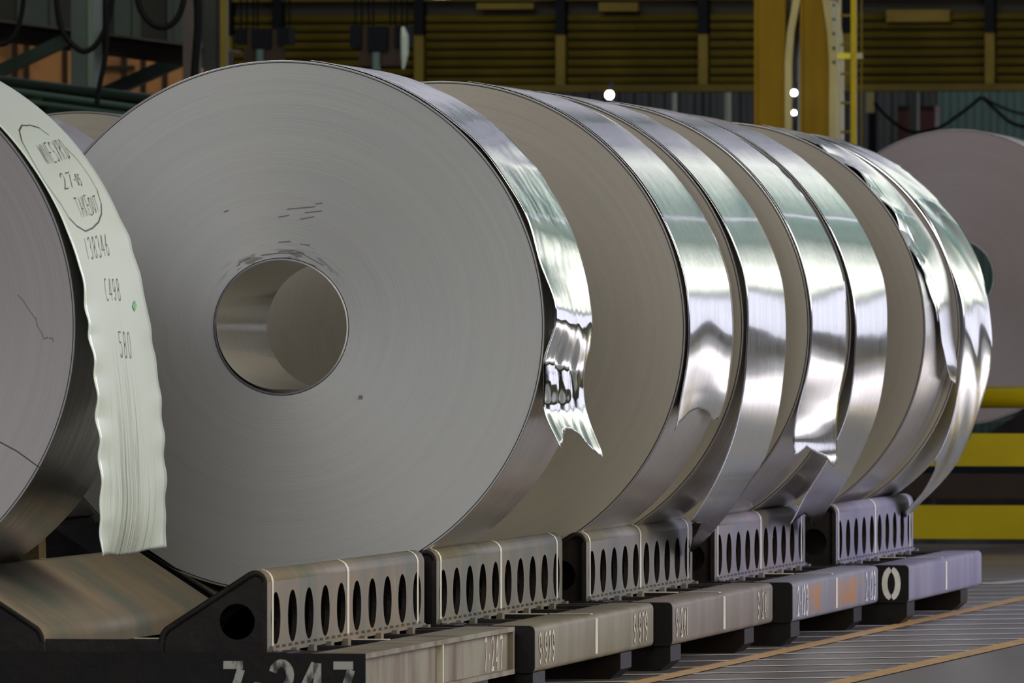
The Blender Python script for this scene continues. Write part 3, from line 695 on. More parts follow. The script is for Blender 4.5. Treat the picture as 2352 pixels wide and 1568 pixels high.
tA['label'] = 'pale green-white coated tail with wavy edges'
def word(txt, org, adv, up, slant=(0, 0)):
    out = []
    for i, ch in enumerate(txt):
        for st in G[ch]:
            out.append([(org[0] + adv[0] * (i + .72 * x) + up[0] * y, org[1] + adv[1] * (i + .72 * x) + up[1] * y) for x, y in st])
    return out
TA.ink('handwriting', word('WNESXRD', (108, 378), (8.3, -2.2), (-25, -44)), tA)
TA.ink('handwriting', word('27', (148, 436), (14, -3.5), (-14, -36)), tA)
TA.ink('handwriting', word('-05', (172, 424), (6.5, 1), (-9, -26)), tA)
TA.ink('handwriting', word('TAKE', (186, 500), (7.2, -2), (-17, -44)) + word('OUT', (212, 491), (6.2, -2), (-12, -36)), tA)
TA.ink('handwriting', word('138346', (200, 596), (9.2, -1.8), (-10, -48)), tA)
TA.ink('handwriting', word('C498', (244, 690), (9.2, 0), (-7, -50)), tA)
TA.ink('handwriting', word('580', (276, 820), (10, 1), (-6, -60)), tA)
loop = [(66, 289), (50, 288), (44, 300), (50, 325), (72, 365), (104, 420), (140, 470), (158, 500), (176, 519), (196, 531), (212, 524), (226, 510), (233, 490), (232, 468), (222, 435), (205, 405), (180, 370), (150, 338)]
TA.ink('handwriting', [loop, [(66, 287), (90, 294), (112, 311)]], tA, wd=.006)
us = [TA.inv(*p) for p in ((303, 703), (308, 689), (313, 702), (308, 716))]
st = mesh_obj('sticker', [TA.pos(u, ph, .003) for u, ph in us], [(0, 1, 2, 3)], M['green'], tA); st['label'] = 'small green sticker'

# crease / black seam on the left coil's end and its scuffs
def on_face(e, g, pts, wd, name, m):
    cx, Y, zc, R, w_ = g
    q = [(at(px, py, Y).x - cx, at(px, py, Y).z - zc) for px, py in pts]
    v, f = strip2d(q, wd); return mesh_obj(name, [(a, -.004, c) for a, c in v], f, m, e)
on_face(eA, gA, [(-10, 1009), (40, 1036), (98, 1078)], .0035, 'crack_line', M['edge'])
M['scuff'] = mat('grey_scuff', (0.17, 0.16, 0.16), .5, .4)
for pts in ([(40, 676), (52, 688), (62, 704)], [(62, 704), (72, 718), (80, 730)], [(82, 728), (86, 748), (97, 766)], [(97, 766), (101, 778), (110, 774)], [(112, 776), (121, 776), (122, 784)]):
    on_face(eA, gA, pts, .0028, 'scuff_mark', M['scuff'])
for pts in ([(548, 604), (562, 596), (575, 592)], [(600, 586), (640, 581), (690, 580), (712, 592), (745, 610)], [(640, 577), (675, 574), (700, 582)], [(690, 560), (712, 563)], [(700, 488), (740, 484)], [(660, 480), (725, 474)], [(725, 468), (741, 466)], [(690, 503), (722, 497)], [(640, 556), (668, 554)], [(640, 498), (665, 494)], [(515, 486), (526, 483)], [(545, 610), (552, 606)]):
    on_face(e1, g1, pts, .0035, 'scuff_mark', M['scuff'])
# speck and inner lap of the front coil
on_face(e1, g1, [(824, 912), (833, 912)], .014, 'speck', M['scuff'])
lap = []
V = []; Fa = []
N = 60
for i in range(N + 1):
    a = math.radians(178 + 95 * i / N); t = i / N
    r = .2525 - .012 * t ** 1.3
    V += [(r * math.cos(a), .004 + .0 * t, r * math.sin(a)), (r * math.cos(a), g1[4] - .01, r * math.sin(a))]
    if i: Fa.append((2 * i - 2, 2 * i - 1, 2 * i + 1, 2 * i))
o = mesh_obj('inner_lap', V, Fa, M['bore'], e1, True); o['label'] = 'free end of the innermost wrap'
V2 = []; F2 = []
for i in range(N + 1):
    a = math.radians(178 + 95 * i / N); t = i / N; r = .2525 - .012 * t ** 1.3
    V2 += [((r - .0012) * math.cos(a), .002, (r - .0012) * math.sin(a)), ((r + .0012) * math.cos(a), .002, (r + .0012) * math.sin(a))]
    if i: F2.append((2 * i - 2, 2 * i - 1, 2 * i + 1, 2 * i))
mesh_obj('lap_edge', V2, F2, M['edge'], e1)

# ------------------------------------------------------------------ pallets with V cradles
PX0, PY0, DPX, DPY, PL = -6.834, 35.62, .0935, 3.40, 3.32
ZB, ZT, ZR = .105, .284, .574
def cradle_profile(sx):
    """outer surface of the bent plate from the foot of its outer side over the ridge and down the slope"""
    P = [(.588, ZT)]
    top = .53
    P.append((.588, top))
    for k in range(1, 7):
        a = math.radians(0 + (123 - 0) * k / 6)   # round the ridge
        P.append((.588 - .043 + .043 * math.cos(a), top + .043 * math.sin(a) * .98))
    x, z = P[-1]
    P.append((.225, z - (x - .225) * math.tan(math.radians(33))))
    x, z = P[-1]
    for k in range(1, 5):
        a = math.radians(33 + 57 * k / 4); P.append((x - .05 * (math.cos(math.radians(33)) * 0 + math.sin(a) - math.sin(math.radians(33))) - .0, z - .05 * (math.cos(math.radians(33)) - math.cos(a)) - .012 * k / 4))
    P.append((P[-1][0], ZT))
    return [(sx * a, b) for a, b in P]
def cradle_plate(sx, L, m, parent):
    P = cradle_profile(sx); v = []; f = []; y0, y1 = .03, L + .025
    NH = 10; cell = (y1 - y0) / NH; NS = 28
    # side plate: one ring of quads around each round hole
    hz, hr = .401, .092
    x = P[0][0]; zlo, zhi = P[0][1], P[1][1]
    for h in range(NH):
        ya, yb = y0 + h * cell, y0 + (h + 1) * cell; yc = (ya + yb) / 2; b = len(v)
        for k in range(NS):
            a = 2 * PI * k / NS; c, s_ = math.cos(a), math.sin(a)
            v.append((x, yc + hr * c, hz + hr * s_))
            t = min((cell / 2) / max(abs(c), 1e-6), ((zhi - hz) if s_ > 0 else (hz - zlo)) / max(abs(s_), 1e-6))
            v.append((x, yc + t * c, hz + t * s_))
        for k in range(NS):
            j = (k + 1) % NS; f.append((b + 2 * k, b + 2 * k + 1, b + 2 * j + 1, b + 2 * j))
        for (yy, zz) in ((yb, zhi), (ya, zhi), (ya, zlo), (yb, zlo)):   # square corners
            i = len(v); v.append((x, yy, zz))
            best = sorted(range(NS), key=lambda k: (v[b + 2 * k + 1][1] - yy) ** 2 + (v[b + 2 * k + 1][2] - zz) ** 2)[:2]
            f.append((b + 2 * best[0] + 1, b + 2 * best[1] + 1, i))
    for i in range(1, len(P) - 1):
        b = len(v); v += [(P[i][0], y0, P[i][1]), (P[i + 1][0], y0, P[i + 1][1]), (P[i + 1][0], y1, P[i + 1][1]), (P[i][0], y1, P[i][1])]
        f.append((b, b + 1, b + 2, b + 3))
    me = bpy.data.meshes.new('cradle_plate'); me.from_pydata(v, [], f)
    bm = bmesh.new(); bm.from_mesh(me); bmesh.ops.remove_doubles(bm, verts=bm.verts, dist=1e-5)
    bmesh.ops.recalc_face_normals(bm, faces=bm.faces)
    # make the outer side face outward
    ff = [q for q in bm.faces if abs(q.calc_center_median().x - x) < 1e-4]
    if ff and ff[0].normal.x * sx < 0: bmesh.ops.reverse_faces(bm, faces=bm.faces)
    bm.to_mesh(me); bm.free(); me.materials.append(m)
    o = bpy.data.objects.new('cradle_plate', me); C.objects.link(o); o.parent = parent
    for p in me.polygons: p.use_smooth = abs(p.center[0] - x) > 1e-3 and abs(p.center[2] - .45) < .13 and abs(p.normal[0]) < .999
    me.materials.append(M['dark_steel'])  # dark inside faces stand in for shade behind the holes
    s = o.modifiers.new('plate', 'SOLIDIFY'); s.thickness = .018; s.offset = -1; s.material_offset = 1; s.material_offset_rim = 1
    return o
def gusset(sx, y, parent):
    """end plate filling the cradle profile, with a round hole"""
    P = [(a - sx * .017 if abs(a) > .4 else a + sx * .02, b - .012 if b > ZT + .001 else b) for a, b in cradle_profile(sx)]
    cx, cz, r = sx * .478, .392, .063
    N = 36; ring = []; outer = []
    # radial map from the hole to the profile
    def hit(dx, dz):
        best = None
        n = len(P)
        for i in range(n):
            x1, z1 = P[i]; x2, z2 = P[(i + 1) % n]
            ex, ez = x2 - x1, z2 - z1; den = dx * ez - dz * ex
            if abs(den) < 1e-9: continue
            t = ((x1 - cx) * ez - (z1 - cz) * ex) / den; q = ((x1 - cx) * dz - (z1 - cz) * dx) / den
            if t > 0 and -1e-6 <= q <= 1 + 1e-6 and (best is None or t < best): best = t
        return best or r
    angs = sorted(set([2 * PI * k / N for k in range(N)] + [math.atan2(b - cz, a - cx) % (2 * PI) for a, b in P]))
    v = []; f = []
    for th in angs:
        dx, dz = math.cos(th), math.sin(th); t = hit(dx, dz)
        for yy in (y, y + .014): v += [(cx + r * dx, yy, cz + r * dz), (cx + t * dx, yy, cz + t * dz)]
    n = len(angs)
    for k in range(n):
        a, b = 4 * k, 4 * ((k + 1) % n)
        f += [(a, a + 1, b + 1, b), (a + 2, b + 2, b + 3, a + 3), (a, b, b + 2, a + 2), (a + 1, a + 3, b + 3, b + 1)]
    o = mesh_obj('end_plate', v, f, M['dark_steel'], parent)
    return o
def stripe(sx, y, wd, parent):
    P = cradle_profile(sx); P = P[:7]
    v = []; f = []
    for i, (a, b) in enumerate(P):
        # push out by 1.5 mm
        if i <= 1: nx, nz = sx, 0
        else:
            j0, j1 = P[max(i - 1, 0)], P[min(i + 1, len(P) - 1)]; ex, ez = j1[0] - j0[0], j1[1] - j0[1]; L = math.hypot(ex, ez); nx, nz = ez / L * sx, -ex / L * sx
            nx, nz = abs(nx) * sx * (1 if a * sx > .5 else -1), abs(nz)
        v += [(a + nx * .0015, y - wd / 2, b + nz * .0015), (a + nx * .0015, y + wd / 2, b + nz * .0015)]
        if i: f.append((2 * i - 2, 2 * i - 1, 2 * i + 1, 2 * i))
    return v, f
CDX = (0.0, -.03, -.01, 0.0, .0)
def pallet(k, cx, Y, label, marks, cm, bm_, group='coil pallets in the receding row'):
    e = empty('coil_pallet', (cx, Y, 0), label, 'pallet', group)
    if k == 0: e.rotation_euler[2] = -.0075
    before = set(bpy.data.objects)
    L = PL; HW = .94
    for sx in (1, -1):
        cradle_plate(sx, L, cm, e)
        for yy in (.045, 1.1, 2.2, L - .06): gusset(sx, yy, e)
        # foot angle with weld teeth and clamping feet
        mb = MB(); mb.box(*sorted((sx * .588, sx * .606)), .05, L - .05, ZT, ZT + .014)
        mb.build('foot_strip', cm, e)
        mb = MB()
        for i in range(26):
            yy = .1 + i * (L - .2) / 25; mb.box(*sorted((sx * .588, sx * .600)), yy - .022, yy + .022, ZT + .014, ZT + .022)
        t = mb.build('weld_teeth', cm, e); t['kind'] = 'stuff'
        for i in range(10):
            yy = .08 + i * (L - .16) / 9
            MB().box(*sorted((sx * .600, sx * .625)), yy - .03, yy + .03, ZT - .022, ZT + .008).build('clamp_foot', cm, e)
        # painted stripes over the plate: sparing the holes, so only where plate is
        for yy in (.13, L / 2, L - .13):
            v, f = stripe(sx, yy, .035 if yy != L / 2 else .045, e)
            if yy != L / 2: pass
            mesh_obj('paint_stripe', v, f, M['stripe'], e)['label'] = 'cream painted stripe'
    # bar closing the V at the front
    MB().box(-.20, .205, .035, .055, ZT, ZT + .045).build('stop_bar', M['dark_steel'], e)
    MB().box(-.66, .66, .02, .30, ZT - .012, ZT + .003).build('deck_plate', M['dark_steel'], e)
    for o in set(bpy.data.objects) - before: o.location.x = CDX[k]
    # side beams
    for sx in (1, -1):
        if k == 0:
            mb = MB(); x0, x1 = sorted((sx * (HW - .19), sx * HW)); mb.box(x0, x1, .014, L, ZT - .018, ZT); mb.box(x0, x1, .014, L, ZB, ZB + .018)
            xa, xb = sorted((sx * (HW - .035), sx * (HW - .022))); mb.box(xa, xb, .014, L, ZB + .018, ZT - .018)
            mb.build('side_beam', bm_, e)
            for yy in (L / 2, L - .02):
                xa, xb = sorted((sx * (HW - .035), sx * HW)); MB().box(xa, xb, yy - .012, yy + .012, ZB + .018, ZT - .018).build('stiffener', M['stripe'] if yy < L * .6 else bm_, e)
        else:
            x0, x1 = sorted((sx * (HW - .2), sx * HW))
            auto_smooth(MB().box(x0, x1, .012, L, ZB, ZT, ch=.022).build('side_beam', bm_, e), 40)
            xa = sx * (HW + .0012)
            mesh_obj('paint_stripe', [(xa, L * .5 - .035, ZB + .022), (xa, L * .5 + .035, ZB + .022), (xa, L * .5 + .035, ZT - .02), (xa, L * .5 - .035, ZT - .02),
                                      (sx * (HW - .02), L * .5 + .035, ZT + .0015), (sx * (HW - .02), L * .5 - .035, ZT + .0015), (sx * (HW - .19), L * .5 + .035, ZT + .0015), (sx * (HW - .19), L * .5 - .035, ZT + .0015)],
                     [(0, 1, 2, 3), (3, 2, 4, 5), (5, 4, 6, 7)], M['stripe'], e)
    # cross beams
    for yy, hh in ((.32, .06), (.95, .04), (1.66, .05), (2.35, .04), (2.98, .06)):
        MB().box(-HW + .2, HW - .2, yy - hh, yy + hh, ZT - .06, ZT - .002).build('cross_beam', M['dark_steel'], e)
    MB().box(-HW + .2, HW - .2, 1.645, 1.685, ZT - .002, ZT + .001).build('paint_stripe', M['stripe'], e)
    MB().box(-HW + .2, HW - .2, L - .16, L, ZB, ZT - .002).build('back_beam', M['dark_steel'], e)
    if k == 0: MB().box(-HW, HW, 0, .014, ZB, ZT).build('front_plate', M['black_paint'], e)
    else: auto_smooth(MB().box(-HW, HW, 0, .012, ZB, ZT, ch=.02).build('front_plate', M['black_paint'], e), 40)
    MB().box(-HW + .01, HW - .21, .014, .2, ZB, ZT - .002).build('front_beam', M['dark_steel'], e)
    # skids: wide steel blocks with chamfered lower corners
    for yy in (.02, 2.42):
        h = .93
        MB().prism([(-h, ZB), (h, ZB), (h, .04), (h - .045, 0), (-h + .045, 0), (-h, .04)], yy, yy + .32).build('skid', M['black_paint'], e)
    # numbers
    for (txt, where, pos, hgt, mm) in marks:
        v, f, wdt = lettering(txt, hgt, .62, .2 if where == 'side' else .16, .15 if where == 'side' else .2)
        if where == 'front':
            q = [(pos + a, -.0025, ZT - (.02 if len(txt) == 1 else .034) - hgt + b) for a, b in v]
        else:
            off = -.0235 if k == 0 else .0025
            q = [(HW + off + (.003 if k == 0 else 0), pos + a * 1.0, (ZB + ZT) / 2 - hgt / 2 + b) for a, b in v]
        o = mesh_obj('stencil_number', q, f, M[mm], e); o['label'] = 'stencilled ' + txt
    return e
names = ['nearest pallet, black front stencilled 7-247, rusty flanged side beam',
         'second pallet from the front, olive side beam stencilled 9-979',
         'third pallet from the front, taupe side beam stencilled 9-241',
         'fourth pallet from the front, grey side with orange patches, stencilled 2-123',
         'farthest pallet, lilac side beam and a stencilled 0 on its black front']
marks = [[('7-247', 'front', .43, .14, 'stencil'), ('7-247', 'side', 2.72, .125, 'stencil_clean')],
         [('9-979', 'side', .10, .115, 'stencil_clean'), ('9-979', 'side', 2.72, .115, 'stencil_clean')],
         [('9-241', 'side', .10, .115, 'stencil_clean'), ('9-241', 'side', 2.78, .115, 'stencil_clean')],
         [('2-123', 'side', .16, .125, 'stencil_white'), ('2-123', 'side', 2.80, .125, 'stencil_white')],
         [('0', 'front', .815, .135, 'stencil_white')]]
for k in range(5):
    pallet(k, at((840, 1228, 1544, 1820, 2087)[k], 750, PY0 + DPY * k).x - .94, PY0 + DPY * k, names[k], marks[k], M['cradle%d' % k], M['beam%d' % k])

# saddles under the coils beyond the row on the left
def saddle(cx, Y, sx, L, label):
    e = empty('saddle_block', (cx, Y, 0), label, 'saddle', 'steel saddles left of the row')
    P = [(.2, 0), (.588, 0), (.588, .55), (.575, .572), (.55, .568), (.21, .345), (.2, .33)]
    MB().prism([(sx * a, b) for a, b in P], 0, L).build('saddle_body', M['dark_steel'], e)
    MB().box(*sorted((sx * .19, sx * .62)), -.02, L + .02, 0, .03).build('base_plate', M['dark_steel'], e)
    return e
saddle(XA, YA, -1, 1.2, 'dark steel saddle under the left edge coil')
xs = at(105, 750, 43.2).x + .588
saddle(xs, 43.2, -1, 1.1, 'dark steel saddle seen behind the coated tail, left of the second pallet')
e = empty('wedge_chock', (at(66, 1280, 40.5).x, 40.5, 0), 'ochre wedge chock seen under the left edge coil', 'chock')
MB().prism([(-.05, 0), (.06, 0), (.035, .66), (.0, .69), (-.03, .62)], 0, .15).build('chock_body', mat('ochre_block', (0.45, 0.33, 0.14), .6, var=.4, scale=8), e)

# coils of the row behind, upper left, and the big one on the right
YC = 46.4
def bgcoil(px, py, D, wd, face, rim, label, R=1.016):
    d = ray(px, py); return coil(d[0] * D, d[1] * D, HZ + d[2] * D, R, wd, M[face], M[rim], label, None)
bgcoil(-192, 752, 45.3, 1.1, 'face_back', 'rim', 'coil half hidden behind the coated tail, showing a lilac rim')
bgcoil(185, 750, 49.0, 1.2, 'face_taupe', 'rim', 'coil farther back between coated tail and front coil, only its top showing')
bgR = bgcoil(2197, 636, 71.5, 1.3, 'face_back', 'rim', 'big dull mauve coil standing behind the yellow rails')
for (px, D) in ((-192, 45.3), (185, 49.0)):
    d = ray(px, 750)
    for sx in (1, -1): saddle(d[0] * D, d[1] * D + .02, sx, 1.05, 'dark steel saddle hidden under %s, %s side' % (('the lilac-rimmed coil' if D < 47 else 'the farther coil'), 'right' if sx > 0 else 'left'))

# stand of the right-hand coil
bx, by, bz = bgR.location
e = empty('coil_stand', (bx, by, 0), 'dark steel stand with sloped saddle arms under the big mauve coil', 'stand')
dz = bz - HZ
for sx in (1, -1):
    MB().prism([(sx * .15, 0), (sx * .75, 0), (sx * .75, .66 + dz), (sx * .62, .60 + dz), (sx * .15, .31 + dz)], .1, 1.2).build('saddle_arm', M['rust'] if sx < 0 else M['dark_steel'], e)
MB().box(-1.6, 2.2, .05, 1.3, 0, .25).build('base', M['dark_steel'], e)
MB().tube([(.70, .02, .52 + dz), (.70, .2, .52 + dz)], .09, 20).build('roller', M['black_rubber'], e)

# yellow guard rails
YR = 64.5
e = empty('guard_rail', (at(2100, 750, YR).x, YR, 0), 'yellow guard rail with round top pipe and two flat bands', 'rail')
x0 = -.6; x1 = 2.7
zt = lambda py: at(2200, py, YR).z
MB().tube([(x0, 0, (zt(887) + zt(937)) / 2), (x1, 0, (zt(887) + zt(937)) / 2)], (zt(887) - zt(937)) / 2, 20).build('top_pipe', M['yellow'], e, True)
MB().box(x0, x1, -.03, .03, zt(1070), zt(995)).build('flat_band', M['yellow'], e)
MB().box(x0, x1, -.03, .03, zt(1237), zt(1160)).build('flat_band', M['yellow'], e)
for x in (-.4, 2.5): MB().box(x - .06, x + .06, .035, .15, 0, zt(900)).build('rail_post', M['yellow'], e)
# dark machine skirt behind the rails
e = empty('conveyor_bed', (at(2200, 750, 67.5).x, 67.5, 0), 'low dark brown conveyor bed behind the yellow rails', 'conveyor')
MB().box(-3, 2.6, 0, 1.6, .30, .46).build('bed', M['rust'], e)
MB().box(-3, 2.6, .1, 1.5, .46, .62).build('bed_top', M['navy'], e)
for x in (-2.5, -.5, 1.5): MB().box(x, x + .2, .1, 1.4, 0, .3).build('bed_leg', M['dark_steel'], e)

# ------------------------------------------------------------------ overhead structures behind
# crane girder: olive-yellow ribbed plating, posts, flanges
YG = 88.0
e = empty('crane_girder', (at(490, 210, YG).x, YG, 0), 'long olive-yellow crane girder with horizontal ribs and posts', 'crane')
ex = e.location.x
posts = [525, 640, 965, 1290, 1617, 1948, 2275, 2600]
xw0, xw1 = 0, at(2620, 750, YG).x - ex
zg = lambda py: at(1176, py, YG).z
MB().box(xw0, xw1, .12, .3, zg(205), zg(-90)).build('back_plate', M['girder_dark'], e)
MB().box(xw0, xw1, -.12, .3, zg(212), zg(196)).build('lower_flange', M['girder'], e)
MB().box(xw0, xw1, -.05, .12, zg(2), zg(-90)).build('upper_panel', M['girder'], e)
for i in range(len(posts) - 1):
    xa, xb = at(posts[i], 750, YG).x - ex + .05, at(posts[i + 1], 750, YG).x - ex - .05
    for j in range(8):
        z = zg(184 - j * 20.5)
        MB().prism([(0, 0)], 0, 0) if False else None
        v = []; prof = ((.12, -.036), (.02, -.030), (.0, .0), (.02, .022), (.12, .030))
        for x in (xa, xb):
            for (y, dz_) in prof: v.append((x, y, z + dz_))
        n = len(prof)
        f = [(q, q + 1, n + q + 1, n + q) for q in range(n - 1)] + [tuple(range(n)), tuple(range(2 * n - 1, n - 1, -1))]
        o = mesh_obj('slat', v, f, M['girder'], e)
for p in posts:
    x = at(p, 750, YG).x - ex
    MB().box(x - .04, x + .04, -.08, .12, zg(200), zg(80)).build('post', M['post_yellow'], e)
    MB().box(x - .04, x + .04, -.10, .12, zg(80), zg(-90)).build('post', M['navy'], e)
for (a, b, c, d_) in ((1380, 1470, 28, 8), (2040, 2185, 28, 55), (1100, 1230, 22, 8)):
    MB().box(at(a, 0, YG).x - ex, at(b, 0, YG).x - ex, -.14, .0, *sorted((zg(c), zg(d_)))).build('cover_plate', M['post_yellow'], e)

# gantry columns
YK = 80.0
def column(xa, xb, xc, label, flare):
    e = empty('gantry_column', (at((xa + xb) / 2, 750, YK).x, YK, 0), label, 'column', 'ochre gantry columns')
    o = e.location.x; X_ = lambda p: at(p, 750, YK).x - o
    zt_ = at(1176, -60, YK).z
    MB().box(X_(xa), X_(xb), 0, .5, 0, zt_).build('web', M['column'], e)
    MB().box(X_(xa) - .0, X_(xa) + .025, -.02, .5, 0, zt_).build('edge_flange', M['column'], e)
    # cream flange bowing outward at the top
    v = []; f = []; n = 18
    for i in range(n + 1):
        z = zt_ * i / n if i < 6 else zt_ * (.333 + .667 * (i - 6) / (n - 6))
        py = HY - (z - HZ) * F / YK
        sh = flare * max(0, (150 - py) / 210) ** 2
        for x in (X_(xb) + sh, X_(xc) + sh):
            for y in (-.04, .5): v.append((x, y, z))
    for i in range(n):
        a, b = 4 * i, 4 * i + 4
        f += [(a, a + 2, b + 2, b), (a + 1, b + 1, b + 3, a + 3), (a, b, b + 1, a + 1), (a + 2, a + 3, b + 3, b + 2)]
    mesh_obj('side_flange', v, f, M['cream'], e)
    return e
column(1733, 1804, 1820, 'left ochre gantry column with cream flange', .12)
c2 = column(1838, 1906, 1922, 'right ochre gantry column beside the yellow ladder', -.10)
mb_x = c2.location.x
for j in range(5):
    z = at(1176, 16 + j * 32.5, YK).z; x = at(1917, 750, YK).x - mb_x
    MB().tube([(x, -.06, z), (x, -.039, z)], .011, 8).build('bolt', M['navy'], c2)
e = empty('ladder', (at(1945, 750, YK - .4).x, YK - .4, 0), 'narrow yellow ladder beside the gantry column', 'ladder')
o = e.location.x; zt_ = at(1176, -60, YK).z
for p, wv in ((1960, .040), (1928, .016)):
    x = at(p, 750, YK - .4).x - o; MB().box(x - wv / 2, x + wv / 2, 0, .06, 0, zt_).build('rail', M['yellow'] if p > 1950 else M['cream'], e)
for j in range(-1, 24):
    z = at(1176, 39 + j * 66.5, YK - .4).z
    if z > .1: MB().tube([(at(1926, 750, YK - .4).x - o, .03, z), (at(1958, 750, YK - .4).x - o, .03, z)], .010, 8).build('rung', M['post_yellow'], e)
z0, z1 = at(1176, 141, YK).z, at(1176, 128, YK).z
MB().box(at(1924, 750, YK - .4).x - o, at(1954, 750, YK - .4).x - o, -.03, .0, z0, z1).build('bracket', mat('lemon_paint', (.75, .68, .02), .4), e)
MB().box(at(1967, 750, YK - .4).x - o, at(1981, 750, YK - .4).x - o, -.03, .03, z0, z1).build('clamp', M['cream'], e)
MB().tube([(at(1979, 750, YK - .4).x - o, .0, 0), (at(1979, 750, YK - .4).x - o, .0, zt_)], .006, 6).build('guide_wire', M['post_yellow'], e)

def lamp(px, py, Y, r, label, m='lamp', second=None):
    p = at(px, py, Y)
    e = empty('signal_lamp', p, label, 'lamp')
    v = []; f = []; A, B = 12, 8
    MB().tube([(0, 0, -r * .9), (0, 0, -r * .5), (0, 0, 0), (0, 0, r * .5), (0, 0, r * .9)], [r * .45, r * .87, r, r * .87, r * .45], 14).build('bulb', M[m], e, True)
    if second:
        dz2 = at(px, second[0], Y).z - p.z; q = second[1]
        MB().tube([(0, 0, dz2 - q * .9), (0, 0, dz2 - q * .5), (0, 0, dz2), (0, 0, dz2 + q * .5), (0, 0, dz2 + q * .9)], [q * .45, q * .87, q, q * .87, q * .45], 14).build('bulb', M[m], e, True)
    MB().box(-r * .3, r * .3, .03, .12, -p.z, r * 3).build('lamp_post', M['navy'], e)
lamp(1824, 213, YK - .3, .026, 'post with two white bulbs, one above the other, between the gantry columns', second=(259, .020))
lamp(1400, 218, YK - .3, .035, 'bright white lamp just above the row of coils')
# light poles behind the row
for i, (px, w_) in enumerate(((1548, .025), (1671, .032), (1616, .018))):
    p = at(px, 750, 96); e = empty('standpipe', (p.x, 96, 0), ['pale teal pipe left of the gantry columns', 'brighter pale teal pipe just left of the gantry columns', 'dim thin pipe between two pale teal pipes'][i], 'pipe')
    MB().tube([(0, 0, 0), (0, 0, 4.2)], w_, 8).build('pipe_body', M['pale'] if i < 2 else M['teal'], e)
    MB().tube([(0, 0, 3.1), (0, 0, 3.16)], w_ * 1.6, 8).build('pipe_joint', M['teal'], e)
# red cabinets
for i, (a, b) in enumerate(((2062, 2090), (2108, 2148))):
    p = at((a + b) / 2, 330, 100); wd = (at(b, 0, 100).x - at(a, 0, 100).x)
    e = empty('red_cabinet', (p.x, 100, 0), 'dark red cabinet behind the right coil, %s one' % ('left narrower', 'right wider')[i], 'cabinet', 'red cabinets')
    MB().box(-wd / 2, wd / 2, 0, .4, 0, at(0, 250, 100).z).build('cabinet_body', M['red'], e)
    MB().box(-wd / 2, wd / 2, -.02, 0, at(0, 250, 100).z - .04, at(0, 250, 100).z).build('cabinet_rim', M['rust'], e)
p = at(2098, 330, 99); e = empty('steel_post', (p.x, 99, 0), 'dark steel post between the red cabinets', 'post')
MB().box(-.035, .035, 0, .2, 0, 4.0).build('post_body', M['teal_dark'], e)
p = at(2004, 330, 99); e = empty('steel_post', (p.x, 99, 0), 'dark steel post right of the ladder', 'post')
MB().box(-.035, .035, 0, .2, 0, 4.0).build('post_body', M['navy'], e)
MB().box(-.06, .02, -.03, 0, at(0, 265, 99).z, at(0, 205, 99).z).build('sign_plate', M['cream'], e)

def cable(pts, Y, r, label, sag=None):
    P = [at(px, py, Y) for px, py in pts]
    # smooth through the points
    Q = []
    n = len(P)
    for i in range(n - 1):
        p0, p1, p2, p3 = P[max(i - 1, 0)], P[i], P[i + 1], P[min(i + 2, n - 1)]
        for k in range(8):
            t = k / 8
            Q.append(.5 * ((2 * p1) + (-p0 + p2) * t + (2 * p0 - 5 * p1 + 4 * p2 - p3) * t * t + (-p0 + 3 * p1 - 3 * p2 + p3) * t ** 3))
    Q.append(P[-1])
    o = MB().tube(Q, r, 8).build('hanging_cable', M['black_rubber'], None, True)
    return tag(o, label, 'cable', 'hanging cables')
cable([(2008, 235), (2040, 270), (2090, 302), (2150, 296), (2205, 262), (2255, 222)], 97, .016, 'black cable swag in front of the red cabinets')
cable([(2257, 223), (2290, 255), (2330, 285), (2400, 300)], 97.1, .016, 'black cable swag falling right over the teal wall, lower one')
cable([(2258, 224), (2300, 246), (2352, 262), (2420, 262)], 97.4, .012, 'thin black cable swag over the teal wall, upper one')
cable([(310, -40), (322, 20), (350, 55), (380, 62), (405, 45), (420, 10), (425, -40)], 70.3, .022, 'thick black cable loop hanging at the top left, above the mauve beam')
cable([(128, -40), (133, 30), (148, 80), (185, 116), (215, 108), (240, 70), (256, 10), (258, -40)], 70, .020, 'black cable loop hanging in front of the teal column')
cable([(-40, 80), (0, 102), (30, 85), (48, 40), (58, -40)], 70.2, .018, 'black cable loop at the extreme upper left')
cable([(240, -40), (245, 60), (242, 130), (228, 200), (222, 240)], 69.5, .018, 'black cable hanging straight down right of the teal column')
cable([(450, -40), (455, 40), (452, 100), (446, 180)], 69.5, .028, 'thick black hanging cable left of the girder end')

# ---- left structure
YL = 76.0
def pq(px, py, Y): return at(px, py, Y)
# panels behind, warm orange light put into their patchy colour
zz = lambda py, Y: at(0, py, Y).z
e = empty('orange_enclosure', (at(0, 0, 84).x, 84, 0), 'orange enclosure behind the dark braces at upper left', 'enclosure')
ox = e.location.x
cuts = [-520, -400, -290, -170, -60, 35, 62, 150, 230, 286, 330, 380, 430, 500]
for i in range(len(cuts) - 1):
    xa, xb = at(cuts[i], 0, 84).x - ox, at(cuts[i + 1], 0, 84).x - ox
    MB().box(xa + .02, xb - .02, 0, .1, 0, zz(60, 84)).build('panel', M['orange_wall'], e)
    MB().box(xb - .02, xb + .02, -.04, .1, 0, zz(60, 84)).build('mullion', M['rust'], e)
MB().box(at(235, 0, 84).x - ox, at(310, 0, 84).x - ox, -.06, 0, zz(162, 84), zz(152, 84)).build('shelf', M['rust'], e)
e = empty('wall_panelling', (at(0, 0, 82).x, 82, 0), 'dark teal sheet panelling over the mauve beam at upper left', 'panelling')
ox = e.location.x
pc = [-520, -420, -330, -240, -150, -60, -10, 40, 110, 130, 165, 195, 235, 262, 300, 325, 380, 400, 440, 500]
